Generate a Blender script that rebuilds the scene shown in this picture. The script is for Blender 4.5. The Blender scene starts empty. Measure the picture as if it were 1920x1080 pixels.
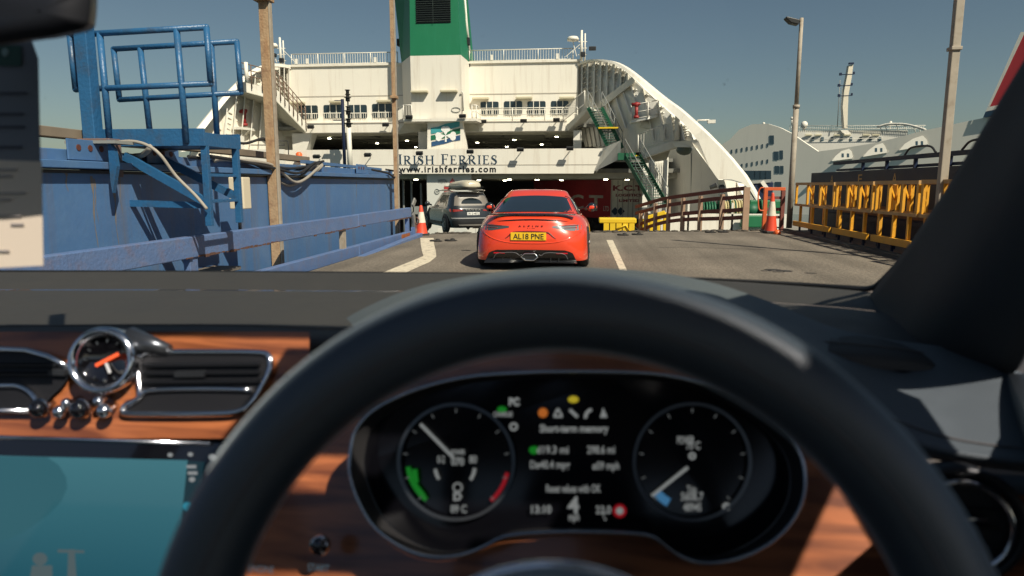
import bpy, bmesh, math, random
from mathutils import Vector as V, Matrix, noise
from mathutils.bvhtree import BVHTree
random.seed(7)
R = math.radians
sc = bpy.context.scene
# ---------------------------------------------------------------- camera, sky, sun, exposure
F = 1280.0
PH = math.atan(194 / F); TH = math.atan(140 / F * math.cos(PH))
CAM = V((0, 0, 1.32))
cam = bpy.data.cameras.new('camera'); co = bpy.data.objects.new('camera', cam)
sc.collection.objects.link(co); sc.camera = co
co.location = CAM; co.rotation_euler = (math.pi / 2 - PH, 0, TH)
cam.lens = 24; cam.sensor_width = 36; cam.clip_start = 0.02; cam.clip_end = 5000
cam.dof.use_dof = True; cam.dof.focus_distance = 16; cam.dof.aperture_fstop = 5.6; cam.dof.aperture_blades = 9
SUN_EL, SUN_AZ = R(46), R(42)          # azimuth measured from straight behind the camera towards the right
sd = V((math.sin(SUN_AZ) * math.cos(SUN_EL), -math.cos(SUN_AZ) * math.cos(SUN_EL), math.sin(SUN_EL)))
w = bpy.data.worlds.new('World'); sc.world = w; w.use_nodes = True
nt = w.node_tree; bg = nt.nodes['Background']; sky = nt.nodes.new('ShaderNodeTexSky')
sky.sky_type = 'NISHITA'; sky.sun_disc = False; sky.sun_elevation = SUN_EL
sky.sun_rotation = math.atan2(sd.x, sd.y)
sky.air_density = 0.95; sky.dust_density = 1.0; sky.ozone_density = 1.6; sky.altitude = 0
nt.links.new(sky.outputs[0], bg.inputs[0]); bg.inputs[1].default_value = 0.05
sl = bpy.data.lights.new('sun', 'SUN'); sl.energy = 5.0; sl.angle = R(0.5); sl.color = (1, .92, .85)
so = bpy.data.objects.new('sun', sl); sc.collection.objects.link(so); so.rotation_euler = sd.to_track_quat('Z', 'Y').to_euler()
sc.view_settings.view_transform = 'Standard'; sc.view_settings.look = 'None'
sc.view_settings.exposure = 0.28; sc.view_settings.gamma = 1
sc.cycles.use_denoising = True; sc.cycles.max_bounces = 8; sc.cycles.transparent_max_bounces = 16
sc.cycles.sample_clamp_indirect = 4; sc.cycles.caustics_reflective = False; sc.cycles.caustics_refractive = False

FW = V((-math.sin(TH) * math.cos(PH), math.cos(TH) * math.cos(PH), -math.sin(PH)))
RT = V((math.cos(TH), math.sin(TH), 0)); UP = RT.cross(FW)
def P(px, py, Y):                      # the point at world depth Y seen at a photo pixel
    d = FW + RT * ((px - 960) / F) - UP * ((py - 540) / F)
    return CAM + d * (Y / d.y)
def G(px, py, z=0.0):                  # the point at height z
    d = FW + RT * ((px - 960) / F) - UP * ((py - 540) / F)
    return CAM + d * ((z - CAM.z) / d.z)
# ---------------------------------------------------------------- materials
MATS = {}
def mat(name, col, rough=.5, metal=0, var=.12, scale=3, bump=0, bscale=40, streak=None, samt=.35, coat=0, spec=.5, patch=None, pamt=.4, pscale=1.5, emit=None, est=1, stretch=(9, 9, .7)):
    if name in MATS: return MATS[name]
    m = bpy.data.materials.new(name); m.use_nodes = True; n = m.node_tree; N = n.nodes; L = n.links
    b = N['Principled BSDF']; b.inputs['Roughness'].default_value = rough; b.inputs['Metallic'].default_value = metal
    b.inputs['Specular IOR Level'].default_value = spec
    if coat: b.inputs['Coat Weight'].default_value = coat; b.inputs['Coat Roughness'].default_value = .04
    tc = N.new('ShaderNodeTexCoord')
    out = None
    ns = N.new('ShaderNodeTexNoise'); ns.inputs['Scale'].default_value = scale; ns.inputs['Detail'].default_value = 6
    L.new(tc.outputs['Object'], ns.inputs['Vector'])
    mx = N.new('ShaderNodeMix'); mx.data_type = 'RGBA'
    mx.inputs[6].default_value = (*[max(0, c * (1 - var)) for c in col], 1)
    mx.inputs[7].default_value = (*[min(1, c * (1 + var)) for c in col], 1)
    L.new(ns.outputs['Fac'], mx.inputs[0]); out = mx.outputs[2]
    def layer(out, c, amt, vec_scale, sc_, lo, hi):
        mp = N.new('ShaderNodeMapping'); mp.inputs['Scale'].default_value = vec_scale
        L.new(tc.outputs['Object'], mp.inputs[0])
        n2 = N.new('ShaderNodeTexNoise'); n2.inputs['Scale'].default_value = sc_; n2.inputs['Detail'].default_value = 8
        n2.inputs['Roughness'].default_value = .65
        L.new(mp.outputs[0], n2.inputs['Vector'])
        rp = N.new('ShaderNodeMapRange'); rp.inputs[1].default_value = lo; rp.inputs[2].default_value = hi
        rp.inputs[4].default_value = amt; L.new(n2.outputs['Fac'], rp.inputs[0])
        m2 = N.new('ShaderNodeMix'); m2.data_type = 'RGBA'; L.new(rp.outputs[0], m2.inputs[0]); L.new(out, m2.inputs[6])
        m2.inputs[7].default_value = (*c, 1); return m2.outputs[2]
    if streak: out = layer(out, streak, samt, stretch, 1, .52, .72)
    if patch: out = layer(out, patch, pamt, (1, 1, 1), pscale, .5, .68)
    L.new(out, b.inputs['Base Color'])
    if rough > .15:
        rr = N.new('ShaderNodeMapRange'); rr.inputs[3].default_value = rough * .85; rr.inputs[4].default_value = min(1, rough * 1.15)
        L.new(ns.outputs['Fac'], rr.inputs[0]); L.new(rr.outputs[0], b.inputs['Roughness'])
    if bump:
        nb = N.new('ShaderNodeTexNoise'); nb.inputs['Scale'].default_value = bscale; nb.inputs['Detail'].default_value = 5
        L.new(tc.outputs['Object'], nb.inputs['Vector'])
        bp = N.new('ShaderNodeBump'); bp.inputs['Strength'].default_value = bump; bp.inputs['Distance'].default_value = .02
        L.new(nb.outputs['Fac'], bp.inputs['Height']); L.new(bp.outputs[0], b.inputs['Normal'])
    if emit:
        b.inputs['Emission Color'].default_value = (*emit, 1); b.inputs['Emission Strength'].default_value = est
    MATS[name] = m; return m
def wood(name, c1, c2, rough=.25):
    m = bpy.data.materials.new(name); m.use_nodes = True; N = m.node_tree.nodes; L = m.node_tree.links; b = N['Principled BSDF']
    b.inputs['Roughness'].default_value = rough; b.inputs['Coat Weight'].default_value = .5; b.inputs['Coat Roughness'].default_value = .08
    tc = N.new('ShaderNodeTexCoord'); mp = N.new('ShaderNodeMapping'); mp.inputs['Scale'].default_value = (3.5, 10, 34)
    L.new(tc.outputs['Object'], mp.inputs[0])
    n1 = N.new('ShaderNodeTexNoise'); n1.inputs['Scale'].default_value = 1.6; n1.inputs['Detail'].default_value = 9; n1.inputs['Distortion'].default_value = .8
    L.new(mp.outputs[0], n1.inputs[0])
    r = N.new('ShaderNodeValToRGB'); r.color_ramp.elements[0].position = .36; r.color_ramp.elements[1].position = .62
    r.color_ramp.elements[0].color = (*c1, 1); r.color_ramp.elements[1].color = (*c2, 1)
    L.new(n1.outputs['Fac'], r.inputs[0]); L.new(r.outputs[0], b.inputs['Base Color']); return m
def glassy(name, tint, gloss=.06):
    m = bpy.data.materials.new(name); m.use_nodes = True; N = m.node_tree.nodes; L = m.node_tree.links; N.clear()
    o = N.new('ShaderNodeOutputMaterial'); t = N.new('ShaderNodeBsdfTransparent'); t.inputs[0].default_value = (*tint, 1)
    g = N.new('ShaderNodeBsdfGlossy'); g.inputs['Roughness'].default_value = .02
    mx = N.new('ShaderNodeMixShader'); mx.inputs[0].default_value = gloss
    L.new(t.outputs[0], mx.inputs[1]); L.new(g.outputs[0], mx.inputs[2]); L.new(mx.outputs[0], o.inputs[0]); return m

WHITE = mat('ship_white_paint', (.78, .74, .66), .55, var=.04, scale=.35, streak=(.46, .36, .26), samt=.42, stretch=(3.5, 3.5, .22), bump=.15, bscale=3)
WHITE2 = mat('white_steel', (.72, .69, .62), .55, var=.06, scale=1)
GREY = mat('grey_steel', (.25, .26, .25), .6, var=.15)
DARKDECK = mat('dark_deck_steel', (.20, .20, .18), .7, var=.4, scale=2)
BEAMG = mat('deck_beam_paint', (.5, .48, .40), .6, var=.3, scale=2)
FGREEN = mat('funnel_green', (.008, .165, .075), .5, var=.10, scale=.6, streak=(.02, .22, .12), samt=.3, stretch=(2, 2, .3))
DGREEN = mat('deck_green', (.008, .10, .048), .55, var=.2)
BLACK = mat('black_paint', (.012, .013, .015), .5, var=.2)
NAVYT = mat('sign_navy', (.015, .045, .085), .5)
TEAL = mat('sign_teal', (.05, .30, .33), .5); SGREEN = mat('sign_green', (.01, .14, .07), .5); SNAVY = mat('sign_blue', (.02, .07, .17), .5)
RED = mat('red_paint', (.45, .03, .03), .45)
ORANGE = mat('orange_plastic', (.75, .13, .03), .4)
SGLASS = mat('ship_glass', (.02, .035, .045), .08, spec=.7)
BLUEW = mat('blue_wall_paint', (.070, .155, .32), .5, var=.12, scale=1.6, bump=.18, bscale=14, streak=(.14, .12, .11), samt=.6, stretch=(3.2, 3.2, .12), patch=(.10, .19, .33), pamt=.5, pscale=2.2)
BLUER = mat('blue_rail_paint', (.10, .165, .33), .5, var=.18, scale=4, bump=.35, bscale=25, patch=(.20, .13, .12), pamt=.35, pscale=5, streak=(.16, .20, .30), samt=.4, stretch=(1, 2, 9))
BLUEP = mat('blue_platform_paint', (.022, .105, .24), .4, var=.2, scale=3, bump=.3, bscale=30, patch=(.05, .06, .08), pamt=.5, pscale=5)
RUST = mat('rusty_steel', (.11, .055, .04), .8, var=.5, scale=12, bump=.5, bscale=40)
RUSTP = mat('rust_streaked_post', (.40, .27, .16), .7, var=.25, scale=3, streak=(.33, .13, .04), samt=.85, stretch=(7, 7, .8), patch=(.22, .12, .07), pamt=.7, pscale=9, bump=.4, bscale=30)
POSTG = mat('weathered_grey_post', (.36, .31, .25), .7, var=.25, scale=5, patch=(.2, .15, .1), pamt=.5, pscale=6)
CABLE = mat('black_cable', (.02, .02, .022), .6); CABLEG = mat('grey_cable', (.32, .29, .25), .6)
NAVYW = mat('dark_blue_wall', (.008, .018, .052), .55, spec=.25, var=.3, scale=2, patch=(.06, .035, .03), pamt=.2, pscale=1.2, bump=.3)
YELT = mat('weathered_yellow_rail', (.50, .30, .12), .6, var=.25, scale=5, patch=(.3, .16, .08), pamt=.5, pscale=4)
YEL = mat('yellow_barrier_paint', (.78, .37, .025), .5, var=.18, scale=3, bump=.3, streak=(.42, .24, .09), samt=.45, stretch=(6, 6, 2))
YELP = mat('bright_yellow_paint', (.75, .50, .02), .5, var=.12, scale=3)
BROWN = mat('brown_rail_paint', (.19, .055, .042), .65, var=.3, scale=4, bump=.3)
TANP = mat('tan_post_paint', (.38, .25, .17), .7, var=.25, scale=5)
ORP = mat('orange_frame_paint', (.62, .12, .035), .5, var=.2, scale=4)
RUBBER = mat('tyre_rubber', (.015, .015, .015), .75, bump=.2)
RIM = mat('alloy_rim', (.35, .36, .37), .25, metal=.9)
CHROME = mat('chrome', (.75, .76, .78), .12, metal=1, var=.02)
GALV = mat('galvanised_steel', (.35, .34, .32), .45, metal=.6, var=.2)
# ---------------------------------------------------------------- mesh builder
class MB:
    def __init__(s): s.v = []; s.f = []; s.sm = []; s.mi = []
    def add(s, vs, fs, smooth=False, m=0):
        k = len(s.v); s.v += [V(p) for p in vs]
        for f in fs: s.f.append([i + k for i in f]); s.sm.append(smooth); s.mi.append(m)
        return s
    def box(s, c, d, rot=None, m=0):
        c = V(c); o = []
        for z in (-.5, .5):
            for y in (-.5, .5):
                for x in (-.5, .5):
                    p = V((x * d[0], y * d[1], z * d[2]))
                    if rot is not None: p = rot @ p
                    o.append(c + p)
        return s.add(o, [(0, 2, 3, 1), (4, 5, 7, 6), (0, 1, 5, 4), (2, 6, 7, 3), (0, 4, 6, 2), (1, 3, 7, 5)], m=m)
    def span(s, x0, x1, y0, y1, z0, z1, m=0): return s.box(((x0 + x1) / 2, (y0 + y1) / 2, (z0 + z1) / 2), (abs(x1 - x0), abs(y1 - y0), abs(z1 - z0)), m=m)
    def beam(s, a, b, wd, h, up=(0, 0, 1), m=0):
        a = V(a); b = V(b); d = (b - a); L = d.length; d.normalize(); u = V(up)
        if abs(d.dot(u)) > .98: u = V((0, 1, 0))
        x = d.cross(u).normalized(); z = x.cross(d)
        return s.box((a + b) / 2, (wd, L, h), Matrix((x, d, z)).transposed(), m=m)
    def tube(s, pts, r, n=8, closed=False, m=0, flat=1.0, caps=True):
        pts = [V(p) for p in pts]; N = len(pts); rings = []; x = None
        for i, p in enumerate(pts):
            a = pts[i - 1] if (i > 0 or closed) else p; b = pts[(i + 1) % N] if (i < N - 1 or closed) else p
            t = (b - a).normalized()
            if x is None:
                x = t.orthogonal().normalized()
            x = (x - t * x.dot(t)).normalized(); y = t.cross(x)
            rr = r[i] if isinstance(r, (list, tuple)) else r
            rings.append([p + x * math.cos(2 * math.pi * k / n) * rr + y * math.sin(2 * math.pi * k / n) * rr * flat for k in range(n)])
        vs = [q for g in rings for q in g]; fs = []
        for i in range(N if closed else N - 1):
            j = (i + 1) % N
            for k in range(n): fs.append((i * n + k, i * n + (k + 1) % n, j * n + (k + 1) % n, j * n + k))
        s.add(vs, fs, True, m)
        if caps and not closed:
            k0 = len(s.v) - len(vs); s.f += [[k0 + q for q in range(n)][::-1], [k0 + (N - 1) * n + q for q in range(n)]]; s.sm += [False] * 2; s.mi += [m] * 2
        return s
    def cyl(s, a, b, r0, r1=None, n=16, m=0): return s.tube([a, b], [r0, r0 if r1 is None else r1], n, m=m)
    def prism(s, pts, d, m=0):         # planar polygon (3d points) pushed along d
        pts = [V(p) for p in pts]; n = len(pts); d = V(d)
        nr = V((0, 0, 0))
        for i in range(n): nr += pts[i].cross(pts[(i + 1) % n])
        if nr.dot(d) > 0: pts = pts[::-1]
        fs = [tuple(range(n)), tuple(range(2 * n - 1, n - 1, -1))] + [(i, i + n, (i + 1) % n + n, (i + 1) % n) for i in range(n)]
        return s.add(pts + [p + d for p in pts], fs, m=m)
    def grid(s, rows, smooth=True, m=0, closed=False):
        n = len(rows[0]); vs = [p for r in rows for p in r]; fs = []
        for i in range(len(rows) - 1):
            for j in range(n if closed else n - 1): fs.append((i * n + j, i * n + (j + 1) % n, (i + 1) * n + (j + 1) % n, (i + 1) * n + j))
        return s.add(vs, fs, smooth, m)
    def lathe(s, o, ax, prof, n=24, m=0, smooth=True):
        o = V(o); ax = V(ax).normalized(); x = ax.orthogonal().normalized(); y = ax.cross(x)
        rows = [[o + ax * h + (x * math.cos(2 * math.pi * k / n) + y * math.sin(2 * math.pi * k / n)) * r for k in range(n)] for r, h in prof]
        return s.grid(rows, smooth, m, True)
    def sphere(s, c, r, n=12, m=0, sq=(1, 1, 1)):
        rows = []
        for i in range(n // 2 + 1):
            a = math.pi * i / (n // 2)
            rows.append([V(c) + V((math.sin(a) * math.cos(2 * math.pi * k / n) * r * sq[0], math.sin(a) * math.sin(2 * math.pi * k / n) * r * sq[1], math.cos(a) * r * sq[2])) for k in range(n)])
        return s.grid(rows, True, m, True)
    def build(s, name, mats, parent=None, bevel=0, seg=2, thick=0, sub=0):
        off = V((0, 0, 0)); q = parent
        while q is not None: off += q.location; q = q.parent
        me = bpy.data.meshes.new(name)
        if parent is None and name not in NOORG and s.v:
            xs = [p.x for p in s.v]; ys = [p.y for p in s.v]; zs = [p.z for p in s.v]
            own = V(((min(xs) + max(xs)) / 2, (min(ys) + max(ys)) / 2, min(zs)))
        else: own = V((0, 0, 0))
        me.from_pydata([p - off - own for p in s.v], [], s.f); me.polygons.foreach_set('use_smooth', s.sm); me.polygons.foreach_set('material_index', s.mi)
        if not isinstance(mats, (list, tuple)): mats = [mats]
        for q in mats: me.materials.append(q)
        bm = bmesh.new(); bm.from_mesh(me); bmesh.ops.remove_doubles(bm, verts=bm.verts, dist=1e-6); bmesh.ops.recalc_face_normals(bm, faces=bm.faces); bm.to_mesh(me); bm.free()
        o = bpy.data.objects.new(name, me); sc.collection.objects.link(o); o.parent = parent; o.location = own
        if thick: t = o.modifiers.new('s', 'SOLIDIFY'); t.thickness = thick; t.offset = -1
        if bevel: t = o.modifiers.new('b', 'BEVEL'); t.width = bevel; t.segments = seg; t.limit_method = 'ANGLE'
        if sub: t = o.modifiers.new('u', 'SUBSURF'); t.levels = sub; t.render_levels = sub
        return o
NOORG = set()
def tag(o, label=None, cat=None, group=None, kind=None):
    if label: o['label'] = label
    if cat: o['category'] = cat
    if group: o['group'] = group
    if kind: o['kind'] = kind
    return o
def thing(name, label, cat, loc=(0, 0, 0), group=None):
    o = bpy.data.objects.new(name, None); sc.collection.objects.link(o); o.location = loc; o.empty_display_size = .2
    return tag(o, label, cat, group)
def dup(o, loc=None, rz=None, label=None):
    def rec(a, p):
        c = a.copy(); sc.collection.objects.link(c); c.parent = p
        for ch in [q for q in KIDS.get(a.name, [])]: rec(ch, c)
        return c
    KIDS = {}
    for q in bpy.data.objects:
        if q.parent: KIDS.setdefault(q.parent.name, []).append(q)
    r = rec(o, None)
    if loc is not None: r.location = loc
    if rz is not None: r.rotation_euler = (0, 0, rz)
    if label: r['label'] = label
    return r
def text(mb, st, size, org, ux, uy, ext=.004, bold=0.0, w=None, m=0, align='LEFT', space=1.0):
    cu = bpy.data.curves.new('t', 'FONT'); cu.body = st; cu.size = size; cu.extrude = 0; cu.offset = bold; cu.space_character = space; cu.align_x = align; cu.resolution_u = 3
    o = bpy.data.objects.new('t', cu); sc.collection.objects.link(o)
    dg = bpy.context.evaluated_depsgraph_get(); me = bpy.data.meshes.new_from_object(o.evaluated_get(dg))
    vs = [v.co.copy() for v in me.vertices]; fs = [tuple(p.vertices) for p in me.polygons]
    if vs:
        k = 1
        if w: k = w / max(1e-6, max(v.x for v in vs) - min(v.x for v in vs)); x0 = min(v.x for v in vs)
        else: x0 = 0
        ux = V(ux).normalized(); uy = V(uy).normalized(); nz = ux.cross(uy)
        mb.add([V(org) + ux * ((v.x - x0) * k if w else v.x) + uy * v.y + nz * ext for v in vs], fs, m=m)
    bpy.data.objects.remove(o); bpy.data.curves.remove(cu); bpy.data.meshes.remove(me)
def smooth(pts, n=6, closed=False):    # Catmull-Rom through points of any dimension
    pts = [V(p) for p in pts]; N = len(pts); out = []
    for i in range(N if closed else N - 1):
        p1, p2 = pts[i], pts[(i + 1) % N]
        p0 = pts[i - 1] if (closed or i > 0) else p1 * 2 - p2
        p3 = pts[(i + 2) % N] if (closed or i + 2 < N) else p2 * 2 - p1
        for k in range(n):
            t = k / n; out.append(.5 * ((2 * p1) + (p2 - p0) * t + (2 * p0 - 5 * p1 + 4 * p2 - p3) * t * t + (3 * p1 - p0 - 3 * p2 + p3) * t ** 3))
    if not closed: out.append(pts[-1])
    return out
# ================================================================ ground and quay
def quad(name, pts, m, z=0): 
    mb = MB(); mb.add([(p[0], p[1], z) for p in pts], [tuple(range(len(pts)))]); NOORG.add(name); return mb.build(name, m)
ASPH = bpy.data.materials.new('asphalt'); ASPH.use_nodes = True
def _asph():
    N = ASPH.node_tree.nodes; L = ASPH.node_tree.links; b = N['Principled BSDF']; tc = N.new('ShaderNodeTexCoord')
    n1 = N.new('ShaderNodeTexNoise'); n1.inputs['Scale'].default_value = 20; n1.inputs['Detail'].default_value = 10; n1.inputs['Roughness'].default_value = .85
    n2 = N.new('ShaderNodeTexNoise'); n2.inputs['Scale'].default_value = .5; n2.inputs['Detail'].default_value = 8
    n3 = N.new('ShaderNodeTexVoronoi'); n3.inputs['Scale'].default_value = 26
    for n in (n1, n2, n3): L.new(tc.outputs['Object'], n.inputs['Vector'])
    r = N.new('ShaderNodeValToRGB'); r.color_ramp.elements[0].position = .36; r.color_ramp.elements[1].position = .66
    r.color_ramp.elements[0].color = (.07, .060, .050, 1); r.color_ramp.elements[1].color = (.31, .26, .205, 1)
    L.new(n1.outputs['Fac'], r.inputs[0])
    r2 = N.new('ShaderNodeMapRange'); r2.inputs[1].default_value = .3; r2.inputs[2].default_value = .7; r2.inputs[3].default_value = .70; r2.inputs[4].default_value = 1.15
    L.new(n2.outputs['Fac'], r2.inputs[0])
    mp = N.new('ShaderNodeMapping'); mp.inputs['Scale'].default_value = (1.7, .05, 1); L.new(tc.outputs['Object'], mp.inputs[0])
    n4 = N.new('ShaderNodeTexNoise'); n4.inputs['Scale'].default_value = 1; n4.inputs['Detail'].default_value = 5; L.new(mp.outputs[0], n4.inputs['Vector'])
    r4 = N.new('ShaderNodeMapRange'); r4.inputs[1].default_value = .35; r4.inputs[2].default_value = .6; r4.inputs[3].default_value = .72; r4.inputs[4].default_value = 1.08; L.new(n4.outputs['Fac'], r4.inputs[0])
    mm = N.new('ShaderNodeMath'); mm.operation = 'MULTIPLY'; L.new(r2.outputs[0], mm.inputs[0]); L.new(r4.outputs[0], mm.inputs[1]); r2 = mm
    mu = N.new('ShaderNodeVectorMath'); mu.operation = 'SCALE'; L.new(r.outputs[0], mu.inputs[0]); L.new(r2.outputs[0], mu.inputs['Scale'])
    L.new(mu.outputs[0], b.inputs['Base Color']); b.inputs['Roughness'].default_value = .8
    bp = N.new('ShaderNodeBump'); bp.inputs['Strength'].default_value = .7; bp.inputs['Distance'].default_value = .01
    L.new(n3.outputs['Distance'], bp.inputs['Height']); L.new(bp.outputs[0], b.inputs['Normal'])
_asph()
YC = 20.0
def yc(x): return 18.35 + (x + 5) * .235      # the crest of the ramp runs slightly askew
def roadz(y, x=0): return 0.0 if y < yc(x) else -(y - yc(x)) * .085
mb = MB(); rows = []
for f_ in [-45, -30, -20, -15, -10, -6, -3, -1, -.4, 0, .3, 1, 4, 8, 12, 18, 26]:
    row = []
    for x in (-4.22, -2.5, 0, 2.5, 5.0, 7.2):
        y = yc(x) + f_; row.append((x, y, roadz(y, x) - (.012 if abs(f_) < .9 else 0)))
    rows.append(row)
mb.grid(rows); b_ = [[(x, y, z - .5) for x, y, z in r] for r in rows]; mb.grid(b_)
NOORG.add('road'); tag(mb.build('road', ASPH), kind='structure')
WATER = mat('harbour_water', (.02, .05, .055), .12, bump=.5, bscale=1.2)
tag(quad('water', [(-1500, -300), (1500, -300), (1500, 2500), (-1500, 2500)], WATER, -4.5), kind='structure')
# white lane markings, worn
PAINT = mat('worn_road_paint', (.66, .58, .45), .7, var=.1, scale=20, patch=(.22, .18, .14), pamt=.9, pscale=9)
mk = MB()
Lp = [(788, 446, 813, 446), (789, 458, 814, 458), (791, 470, 817, 470), (794, 480, 818, 481), (775, 488, 806, 491), (745, 500, 770, 507), (715, 512, 735, 525)]
rows = [[G(a, b, .005), G(c, d, .005)] for a, b, c, d in Lp]; mk.grid(rows, False)
NOORG.add('road_marking')
tag(mk.build('road_marking', PAINT), kind='structure')
mk = MB(); mk.add([G(1137, 450, .005), G(1149, 450, .005), G(1180, 516, .005), G(1166, 516, .005)], [(0, 1, 2, 3)])
tag(mk.build('road_marking', PAINT), kind='structure')
# rough strip of worn rubber along the crest
mb = MB()
for i in range(150):
    x = random.uniform(-4.1, 5.6); y = yc(x) + random.gauss(0, .09) - .1; s = random.uniform(.03, .11)
    mb.sphere((x, y, roadz(y, x) + .0), s, 6, sq=(1.3, 1, random.uniform(.2, .45)))
NOORG.add('expansion_joint'); tag(mb.build('expansion_joint', mat('joint_rubber', (.06, .05, .04), .8, var=.4, scale=8)), kind='structure')
# black bolt lugs in pairs on the road
LUG = mat('lug_iron', (.018, .016, .015), .7)
for i, (px, py, lab) in enumerate([(818, 453, 'flat black lug on the road nearest the orange cone by the blue wall'), (846, 452, 'flat black lug on the road below the rear of the dark grey car'),
        (1169, 441.5, 'flat black lug on the road nearest the end of the white lane line'), (1196, 440.5, 'flat black lug on the road in front of the yellow bench frame'),
        (1333, 436.5, 'flat black lug on the road before the middle of the brown fence'), (1357, 436, 'flat black lug on the road before the last post of the brown fence')]):
    c = G(px, py); m_ = MB(); m_.sphere(c + V((0, 0, .015)), .13, 8, sq=(1.2, .8, .18)); m_.sphere(c + V((.03, .02, .035)), .06, 8, sq=(1, .8, .6)); m_.sphere(c + V((-.1, .02, .02)), .05, 8, sq=(1.4, .7, .5))
    tag(m_.build('road_lug', LUG), lab, 'road lug', 'black lugs set in the road')
m_ = MB(); c = G(1455, 508); 
for q in range(9): m_.sphere(c + V((random.gauss(0, .16), random.gauss(0, .12), .002)), random.uniform(.04, .1), 8, sq=(1.5, .8, .06))
tag(m_.build('oil_stain', mat('stain', (.035, .03, .027), .6)), 'dark oily stain on the bare asphalt right of the lane line', 'stain')
pts = smooth([G(1235, 464, .004), G(1300, 463.5, .004), G(1400, 467, .004), G(1520, 471, .004), G(1640, 476, .004), G(1700, 478, .004)], 6)
m_ = MB(); m_.grid([[p + V((0, -.014, 0)), p + V((0, .014, 0))] for p in pts], False); tag(m_.build('tar_seam', BLACK), 'thin black seam line crossing the asphalt right of the lane line', 'road seam')

# ================================================================ left: blue wall, rails, platform, posts
XW = -5.0; YE = 17.6
root = thing('steel_wall', 'long blue painted steel wall with rust streaks beside the ramp', 'wall', (XW, 8, -1.5))
m_ = MB(); m_.span(XW - .35, XW, -3, YE, -1.5, 1.46)
m_.prism([(XW, YE, -1.5), (XW, YE, 1.46), (XW + .0, YE + .05, 1.46), (XW - .25, YE + 1.2, 1.40), (XW - .25, YE + 1.2, -1.5)], (-.3, 0, 0)); m_.build('wall_panel', BLUEW, root)
m_ = MB(); m_.span(XW - .4, XW + .10, -3, YE, 1.475, 1.55); m_.span(XW - .1, XW - .03, -3, YE, 1.55, 1.66); m_.build('top_flange', BLUEW, root, bevel=.008)
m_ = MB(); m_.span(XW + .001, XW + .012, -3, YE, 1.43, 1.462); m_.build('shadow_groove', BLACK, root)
m_ = MB()
for y in [3.9, 5.15, 6.2, 7.4, 14.6]:
    m_.span(XW + .012, XW + .03, y, y + .62, 1.56, 1.76)
m_.build('bracket_plate', BLUEW, root, bevel=.004)
m_ = MB()
for y in [3.9, 5.15, 6.2, 7.4, 14.6]:
    for k in range(3): m_.cyl((XW + .02, y + .14 + k * .16, 1.68), (XW + .036, y + .14 + k * .16, 1.68), .032, n=10)
m_.build('bolt_hole', mat('rust_hole', (.10, .03, .02), .8), root)
RS = mat('rust_run', (.17, .15, .14), .7, var=.3, scale=12)
for px, y0, y1, w_ in ((172, 330, 470, .035), (177, 335, 420, .02), (212, 352, 468, .03), (224, 330, 400, .02), (125, 322, 360, .03), (400, 330, 380, .02), (668, 340, 392, .03), (700, 338, 372, .025)):
    d = P(px, 346, 1); Y = XW / d.x; zt_ = P(px, y0, Y).z; zb_ = P(px, y1, Y).z; m_ = MB()
    m_.grid([[(XW + .002, Y + w_ * (.5 + .3 * math.sin(k * 2.1)) * (1 - k / 9) * s_ + .01 * math.sin(k), zt_ + (zb_ - zt_) * k / 8) for s_ in (-1, 1)] for k in range(9)], False); m_.build('rust_streak', RS, root)
for k in range(9):      # stiffener ribs
    m_ = MB(); y = 2.0 + k * 1.9; m_.span(XW + .001, XW + .14, y, y + .02, -1.5, -.3); m_.build('stiffener', BLUEW, root)
m_ = MB(); m_.span(XW - .2, XW + .30, -3, YE - .3, -.42, -.34); m_.build('ledge', BLUEW, root, bevel=.01)
# dull girder with cables behind wall top
root = thing('cable_girder', 'dull brown steel girder lying along the top of the blue wall', 'girder', (XW - .5, 8, 1.45))
m_ = MB(); m_.beam((XW - .45, 4.8, 1.86), (XW - .45, 13.0, 1.80), .18, .10); m_.beam((XW - .3, 3, 1.60), (XW - .3, 17, 1.60), .25, .10); m_.build('beam', mat('dull_girder', (.20, .16, .12), .7, var=.3), root, bevel=.006)
m_ = MB(); m_.beam((XW - .25, 12.4, 1.74), (XW - .25, 17.2, 1.70), .10, .06, m=0); 
for k in range(7): m_.span(XW - .28, XW - .22, 12.6 + k * .75, 12.66 + k * .75, 1.60, 1.72)
m_.build('handrail', BLUEW, root)
# loose cables on the wall top
def cable(pts, r, mt, lab, n=8):
    m_ = MB(); m_.tube(smooth(pts, 8), r, n); return tag(m_.build('cable', mt), lab, 'cable', 'loose cables on the blue wall')
cs = []
for k in range(6):
    o_ = random.uniform(-.1, .1); zz = [random.uniform(-.03, .05) for _ in range(8)]
    cs.append([(XW + .02 + o_ * .5, 8.3 + k * .12, 1.66 + zz[0]), (XW - .02 + o_, 9.3, 1.62 + zz[1]), (XW + .05 + o_, 10.3 + o_, 1.60 + zz[2]), (XW + .08 + o_, 11.2, 1.60 - .06 * k + zz[3]), (XW + .06, 12.0 + .1 * k, 1.66 + zz[4]), (XW - .1 + o_, 12.8, 1.72 + zz[5])])
labs = ['black cable sagging on top of the blue wall, behind the rusty post', 'black cable lying highest over the blue wall top beside the post', 'black cable drooping over the wall edge right of the rusty post', 'black cable with the deepest loop over the blue wall face', 'grey cable curling over the blue wall edge right of the rusty post', 'thin grey cable in the lowest curl on the wall face']
for k, c_ in enumerate(cs): cable(c_, .022 if k < 4 else .026, CABLE if k < 4 else CABLEG, labs[k])
cable([(XW + .05, 7.6, 1.7), (XW + .02, 8.8, 1.95), (XW - .05, 9.8, 1.92), (XW, 10.4, 2.02), (XW, 10.6, 1.75)], .02, CABLE, 'black cable rising in a hump toward the rusty post')
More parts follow.
